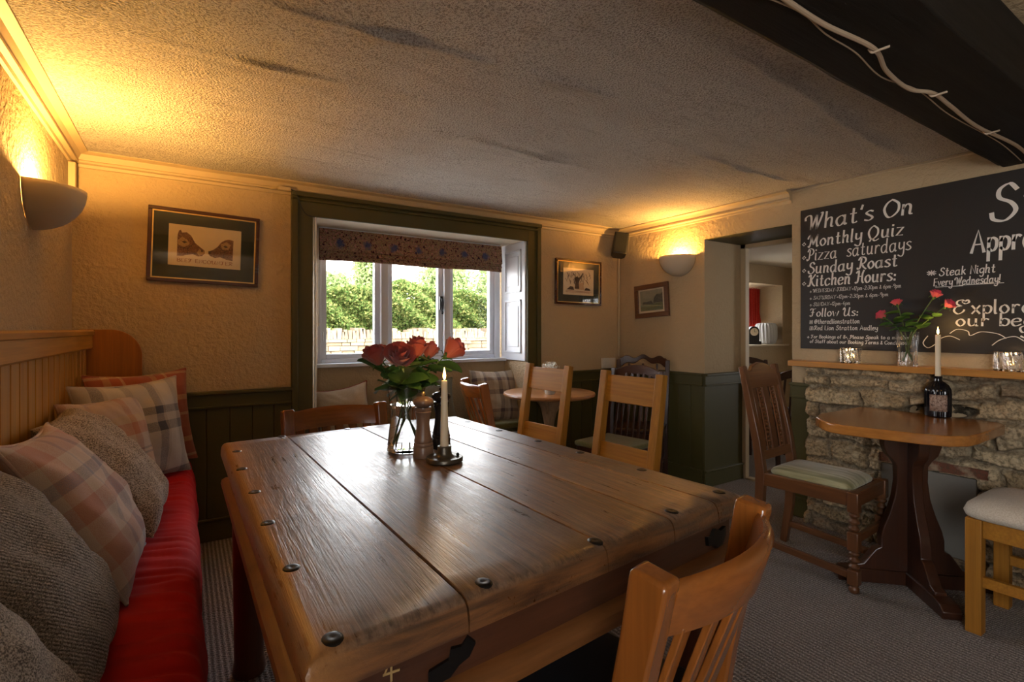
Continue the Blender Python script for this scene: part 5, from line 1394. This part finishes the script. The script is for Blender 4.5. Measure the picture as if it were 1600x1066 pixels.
def rose(label, foot, mid, head, r, h, petal, seed, leaves, group, openness=1.0, leafscale=1.0, tilt=(0, 0)):
    rg = random.Random(seed); t = thing('rose', label, 'flower', foot, 0, group)
    f, m, hd_ = Vector(foot), Vector(mid), Vector(head)
    pts = smooth_pts([f, f.lerp(m, .5), m, m.lerp(hd_, .5) + V(0, 0, .004), hd_], 5)
    bm = bmesh.new(); tube(bm, [p - f for p in pts], .0024, 7); obj('stem', bm, STEM, t)
    b = obj('bloom', bloom_bm(r, h, seed, openness), petal, t, 0, 180, fix=False); b.location = hd_ - f + V(0, 0, -.004)
    d = (hd_ - m); b.rotation_euler = (V(d.x + tilt[0], d.y + tilt[1], abs(d.z) + .05)).to_track_quat('Z', 'Y').to_euler()
    bm = bmesh.new()
    lathe(bm, [(.002, -.012), (r * .28, -.004), (r * .34, .006), (r * .22, .010)], (0, 0, 0), 10)
    for k_ in range(5):
        a = 2 * math.pi * k_ / 5
        bar(bm, [(r * .3 * math.cos(a), r * .3 * math.sin(a), .0), (r * .75 * math.cos(a), r * .75 * math.sin(a), .006), (r * 1.05 * math.cos(a), r * 1.05 * math.sin(a), -.004)], [.008, .007, .001], .0012, V(-math.sin(a), math.cos(a), 0))
    obj('calyx', bm, LEAF, b)
    for (fr_, az, el) in leaves:
        p = m.lerp(hd_, fr_) - f
        lo = bpy.data.objects.new('leaf', leaf_me[rg.random() < .4]); COL.objects.link(lo); lo.parent = t
        lo.location = p; lo.rotation_euler = (R(el), R(rg.uniform(-30, 30)), R(az)); lo.scale = [leafscale * rg.uniform(.95, 1.35)] * 3
    return t
# vase of coral roses on the plank table
vx, vy, vz = .605, 1.572, .7885
gv = thing('glass_vase', 'waisted clear glass vase half full of water on the plank table', 'vase', (vx, vy, vz))
bm = bmesh.new(); lathe(bm, [(.001, 0), (.058, 0), (.0625, .004), (.060, .03), (.053, .09), (.052, .13), (.057, .18), (.0635, .217), (.0622, .2175), (.0555, .18), (.0505, .13), (.0515, .09), (.0583, .03), (.056, .014), (.001, .013)], (0, 0, 0), 48, False)
obj('vase_body', bm, GLASS, gv, 0, 60)
bm = bmesh.new(); lathe(bm, [(.001, .0135), (.0558, .0145), (.058, .03), (.0513, .09), (.0503, .13), (.0518, .150), (.001, .150)], (0, 0, 0), 40)
obj('water', bm, WATER, gv, 0, 60)
G = 'roses in the table vase'
def L8(seed, n, f0=-.15, f1=.72):
    rg = random.Random(seed); return [(f0 + (f1 - f0) * i / max(1, n - 1), rg.uniform(0, 360), rg.uniform(-25, 40)) for i in range(n)]
rose('coral rose of the table vase farthest toward the settle, partly behind its neighbour', (vx + .035, vy - .01, vz + .02), (vx - .035, vy + .01, vz + .21), (vx - .092, vy - .005, 1.075), .034, .068, PETAL, 21, L8(1, 11), G)
rose('full open coral rose in front of its neighbour in the table vase', (vx + .03, vy + .01, vz + .02), (vx - .025, vy - .02, vz + .21), (vx - .048, vy - .055, 1.080), .039, .066, PETAL, 22, L8(2, 11), G, 1.2, 1.1, (.0, -.10))
rose('upright coral rose in the middle of the table vase', (vx - .025, vy + .02, vz + .02), (vx + .005, vy + .005, vz + .21), (vx + .024, vy - .01, 1.088), .031, .078, PETAL, 23, L8(3, 12), G, .8)
rose('half-hidden smaller coral rose of the table vase behind a green leaf', (vx - .035, vy - .01, vz + .02), (vx + .025, vy + .01, vz + .21), (vx + .088, vy + .035, 1.085), .026, .060, PETAL, 24, L8(4, 11), G, .7)
rose('coral rose of the table vase closest to the window shutter, leaning outward', (vx - .03, vy + .01, vz + .02), (vx + .03, vy - .01, vz + .21), (vx + .130, vy - .02, 1.092), .034, .078, PETAL, 25, L8(5, 11), G, .9, 1.0, (.06, 0))

# cut-glass vase of pink roses on the mantel
mx_, my_, mz_ = 3.185, 1.117, .9895
mv = thing('cut_glass_vase', 'small cut glass vase holding pink roses on the mantel shelf', 'vase', (mx_, my_, mz_))
bm = bmesh.new(); rings = []
pr = [(.001, 0), (.040, 0), (.043, .006), (.040, .03), (.041, .07), (.046, .13), (.053, .178), (.050, .179), (.042, .13), (.037, .07), (.036, .02), (.001, .018)]
for r, z in pr:
    fl = .0016 if r > .035 and z < .15 else 0
    rings.append([V((r + fl * math.cos(12 * a)) * math.cos(a), (r + fl * math.cos(12 * a)) * math.sin(a), z) for a in np.linspace(0, 2 * math.pi, 96, endpoint=False)])
loft(bm, rings, False); obj('vase_body', bm, GLASS, mv, 0, 30)
bm = bmesh.new(); lathe(bm, [(.001, .019), (.0345, .021), (.0355, .07), (.038, .10), (.001, .10)], (0, 0, 0), 32); obj('water', bm, WATER, mv)
G = 'roses in the mantel vase'
rose('pink rose of the mantel vase hanging lowest toward the doorway', (mx_, my_ - .015, mz_ + .025), (mx_, my_ + .03, mz_ + .175), (mx_ - .01, 1.215, 1.245), .026, .046, PETALP, 31, L8(11, 7, .05, .7), G, .9, .75, (0, .06))
rose('pink rose of the mantel vase above the drooping one', (mx_ + .01, my_ - .01, mz_ + .025), (mx_ + .01, my_ + .015, mz_ + .175), (mx_, 1.163, 1.312), .024, .036, PETALP, 32, L8(12, 7, .05, .7), G, 1.0, .75)
rose('tallest pink rose of the mantel vase', (mx_, my_ + .015, mz_ + .025), (mx_, my_ - .015, mz_ + .175), (mx_ - .005, 1.005, 1.345), .024, .042, PETALP, 33, L8(13, 6, .05, .6), G, .8, .7)
rose('pink rose of the mantel vase leaning over the chalkboard word Explore', (mx_ - .01, my_ + .012, mz_ + .025), (mx_ - .01, my_ - .03, mz_ + .175), (mx_ - .015, .955, 1.295), .025, .042, PETALP, 34, L8(14, 6, .05, .6), G, .8, .7, (0, -.05))

# ------------------------------------------------------------------ mills, candles, bottle, tea-light glasses
def mill(label, loc, m):
    t = thing('pepper_mill', label, 'mill', loc, 0, 'mills on the plank table')
    bm = bmesh.new(); lathe(bm, [(.001, 0), (.0305, 0), (.0315, .003), (.0308, .032), (.0290, .0345), (.0300, .037), (.0295, .043), (.0270, .0455), (.0285, .048), (.0265, .056), (.0220, .078), (.0195, .100), (.0205, .118), (.0235, .134), (.0255, .1385), (.0235, .142), (.0255, .146), (.0245, .153), (.001, .153)], (0, 0, 0), 36); obj('mill_body', bm, m, t, 0, 50)
    bm = bmesh.new(); lathe(bm, [(.018, .1535), (.0225, .156), (.0300, .162), (.0318, .170), (.0290, .178), (.0180, .184), (.006, .186), (.001, .186)], (0, 0, 0), 36); obj('mill_head', bm, m, t, 0, 50)
    bm = bmesh.new(); lathe(bm, [(.004, .185), (.0045, .189), (.0068, .192), (.0070, .196), (.0045, .200), (.001, .201)], (0, 0, 0), 18); obj('knob', bm, m_plain('brass', (.5, .35, .15), .3, .9) if m is MILLW else IRON, t)
    return t
MILLW = m_wood('weathered_mill_wood', (.22, .13, .085), (.16, .09, .06), 2, .8, .35, .04)
mill('pale brown turned wooden mill in front of the rose vase', (.616, 1.462, .7885), MILLW)
mill('black turned mill half hidden behind the lit candle', (.712, 1.540, .7885), m_plain('black_lacquer', (.012, .011, .012), .15))
def flame(parent, z, k_=1.0, energy=.35):
    bm = bmesh.new(); tube(bm, [(0, 0, z - .002), (.0006, 0, z + .009)], .0009, 6); wick = obj('wick', bm, BLACK, parent)
    bm = bmesh.new(); lathe(bm, [(.0008, .0), (.0030 * k_, .004 * k_), (.0046 * k_, .010 * k_), (.0038 * k_, .019 * k_), (.0018 * k_, .029 * k_), (.0003, .037 * k_)], (0, 0, z + .004), 14); obj('flame', bm, FLAME, wick)
    d = bpy.data.lights.new('flame_light', 'POINT'); d.energy = energy; d.color = (1, .58, .2); d.shadow_soft_size = .006
    lo = bpy.data.objects.new('flame_light', d); COL.objects.link(lo); lo.parent = parent; lo.location = (0, 0, z + .052)
def candle(label, loc, zb, zt, r0, r1):
    t = thing('candle', label, 'candle', loc)
    bm = bmesh.new(); lathe(bm, [(.001, zb), (r0, zb), (r0, zb + .02), (r1, zt - .004), (r1 * .85, zt), (r1 * .4, zt - .003), (.001, zt - .003)], (0, 0, 0), 24); obj('wax', bm, WAX, t, 0, 50)
    flame(t, zt - .002); return t
ch = thing('candle_holder', 'round dark metal candle holder at the middle of the plank table', 'candle holder', (.648, 1.378, .7885))
bm = bmesh.new(); lathe(bm, [(.001, 0), (.050, 0), (.0545, .003), (.0550, .011), (.0520, .0145), (.040, .0135), (.028, .016), (.0225, .021), (.0205, .030), (.0212, .044), (.0195, .046), (.0130, .046), (.0125, .03), (.001, .03)], (0, 0, 0), 40); obj('holder_base', bm, m_plain('aged_pewter', (.10, .085, .065), .35, .75), ch, 0, 50)
bm = bmesh.new(); lathe(bm, [(.0035, 0), (.0055, .004), (.003, .008), (.0005, .009)], (.040, -.008, .0135), 10); obj('knob', bm, IRON, ch)
candle('lit ivory taper candle standing in the dark holder on the plank table', (.648, 1.378, .7885), .0305, .240, .0122, .0088)
bt = thing('wine_bottle', 'squat black fluted bottle with pale label used as candlestick on the fireside table', 'bottle', (3.115, .968, .7525))
bm = bmesh.new(); rings = []
for r, z, fl in ((.001, 0, 0), (.046, 0, 0), (.050, .004, 1), (.051, .03, 1), (.051, .115, 1), (.049, .135, 1), (.040, .155, 1), (.026, .168, .6), (.0165, .175, 0), (.0150, .186, 0), (.0175, .189, 0), (.0175, .197, 0), (.0135, .199, 0), (.0115, .18, 0), (.001, .17, 0)):
    rings.append([V((r + .0018 * fl * math.cos(20 * a)) * math.cos(a), (r + .0018 * fl * math.cos(20 * a)) * math.sin(a), z) for a in np.linspace(0, 2 * math.pi, 160, endpoint=False)])
loft(bm, rings, False); obj('bottle_glass', bm, m_plain('black_bottle_glass', (.004, .0045, .008), .06), bt, 0, 30)
def m_label():
    k = NT('bottle_label'); n = k.noise(k.coord('Object', (1, 1, 1)), 110, 5, .8)
    k.set(Base_Color=k.ramp(n, [(.42, (.10, .06, .05)), (.50, (.36, .24, .18)), (.60, (.46, .36, .30))]), Roughness=.7); return k.m
P = np.zeros((17, 2, 3))
for i in range(17):
    a = R(205) - .1 + (i / 16 - .5) * 1.35
    for j in range(2): P[i, j] = (.0534 * math.cos(a), .0534 * math.sin(a), .030 + .080 * j)
o = grid_mesh('bottle_label', P, m_label(), bt); m = o.modifiers.new('thickness', 'SOLIDIFY'); m.thickness = .0006
candle('lit ivory candle standing in the neck of the black bottle', (3.115, .968, .7525), .178, .402, .0115, .0108)
def tealight(gl_label, tl_label, loc, rad, hgt):
    g_ = thing('tealight_glass', gl_label, 'glass', loc, 0, 'cut glass tumblers on the mantel')
    bm = bmesh.new(); rings = []
    for r, z in ((.001, 0), (rad - .004, 0), (rad, .004), (rad, hgt - .002), (rad - .001, hgt), (rad - .005, hgt), (rad - .006, hgt - .002), (rad - .006, .012), (.001, .012)):
        out_ = r >= rad - .0005
        rings.append([V((r + (.0024 * math.cos(16 * a + z * 60) if out_ else 0)) * math.cos(a), (r + (.0024 * math.cos(16 * a + z * 60) if out_ else 0)) * math.sin(a), z) for a in np.linspace(0, 2 * math.pi, 128, endpoint=False)])
    full = []
    for a, b in zip(rings[:-1], rings[1:]): full.append(a)
    full.append(rings[-1])
    # subdivide the tall outer wall so that the diagonal flutes twist
    wall = [[V((rad + .0026 * math.cos(16 * a + z * 60)) * math.cos(a), (rad + .0026 * math.cos(16 * a + z * 60)) * math.sin(a), z) for a in np.linspace(0, 2 * math.pi, 128, endpoint=False)] for z in np.linspace(.004, hgt - .002, 22)]
    loft(bm, rings[:2] + wall + rings[4:], False); obj('tumbler', bm, GLASS, g_, 0, 25)
    t = thing('tealight', tl_label, 'candle', (loc[0], loc[1], loc[2] + .0125), 0, 'tea lights in the tumblers')
    bm = bmesh.new(); lathe(bm, [(.001, 0), (.0185, 0), (.019, .014), (.018, .014), (.0178, .011), (.001, .011)], (0, 0, 0), 24); obj('wax', bm, WAX, t)
    flame(t, .013, .55, .05)
tealight('cut glass tumbler at the doorway end of the mantel shelf', 'burning tea light in the tumbler at the doorway end of the mantel', (3.188, 1.390, .9895), .050, .086)
tealight('cut glass tumbler on the mantel shelf beyond the bottle candle', 'burning tea light in the tumbler beyond the bottle candle', (3.178, .722, .9895), .056, .088)
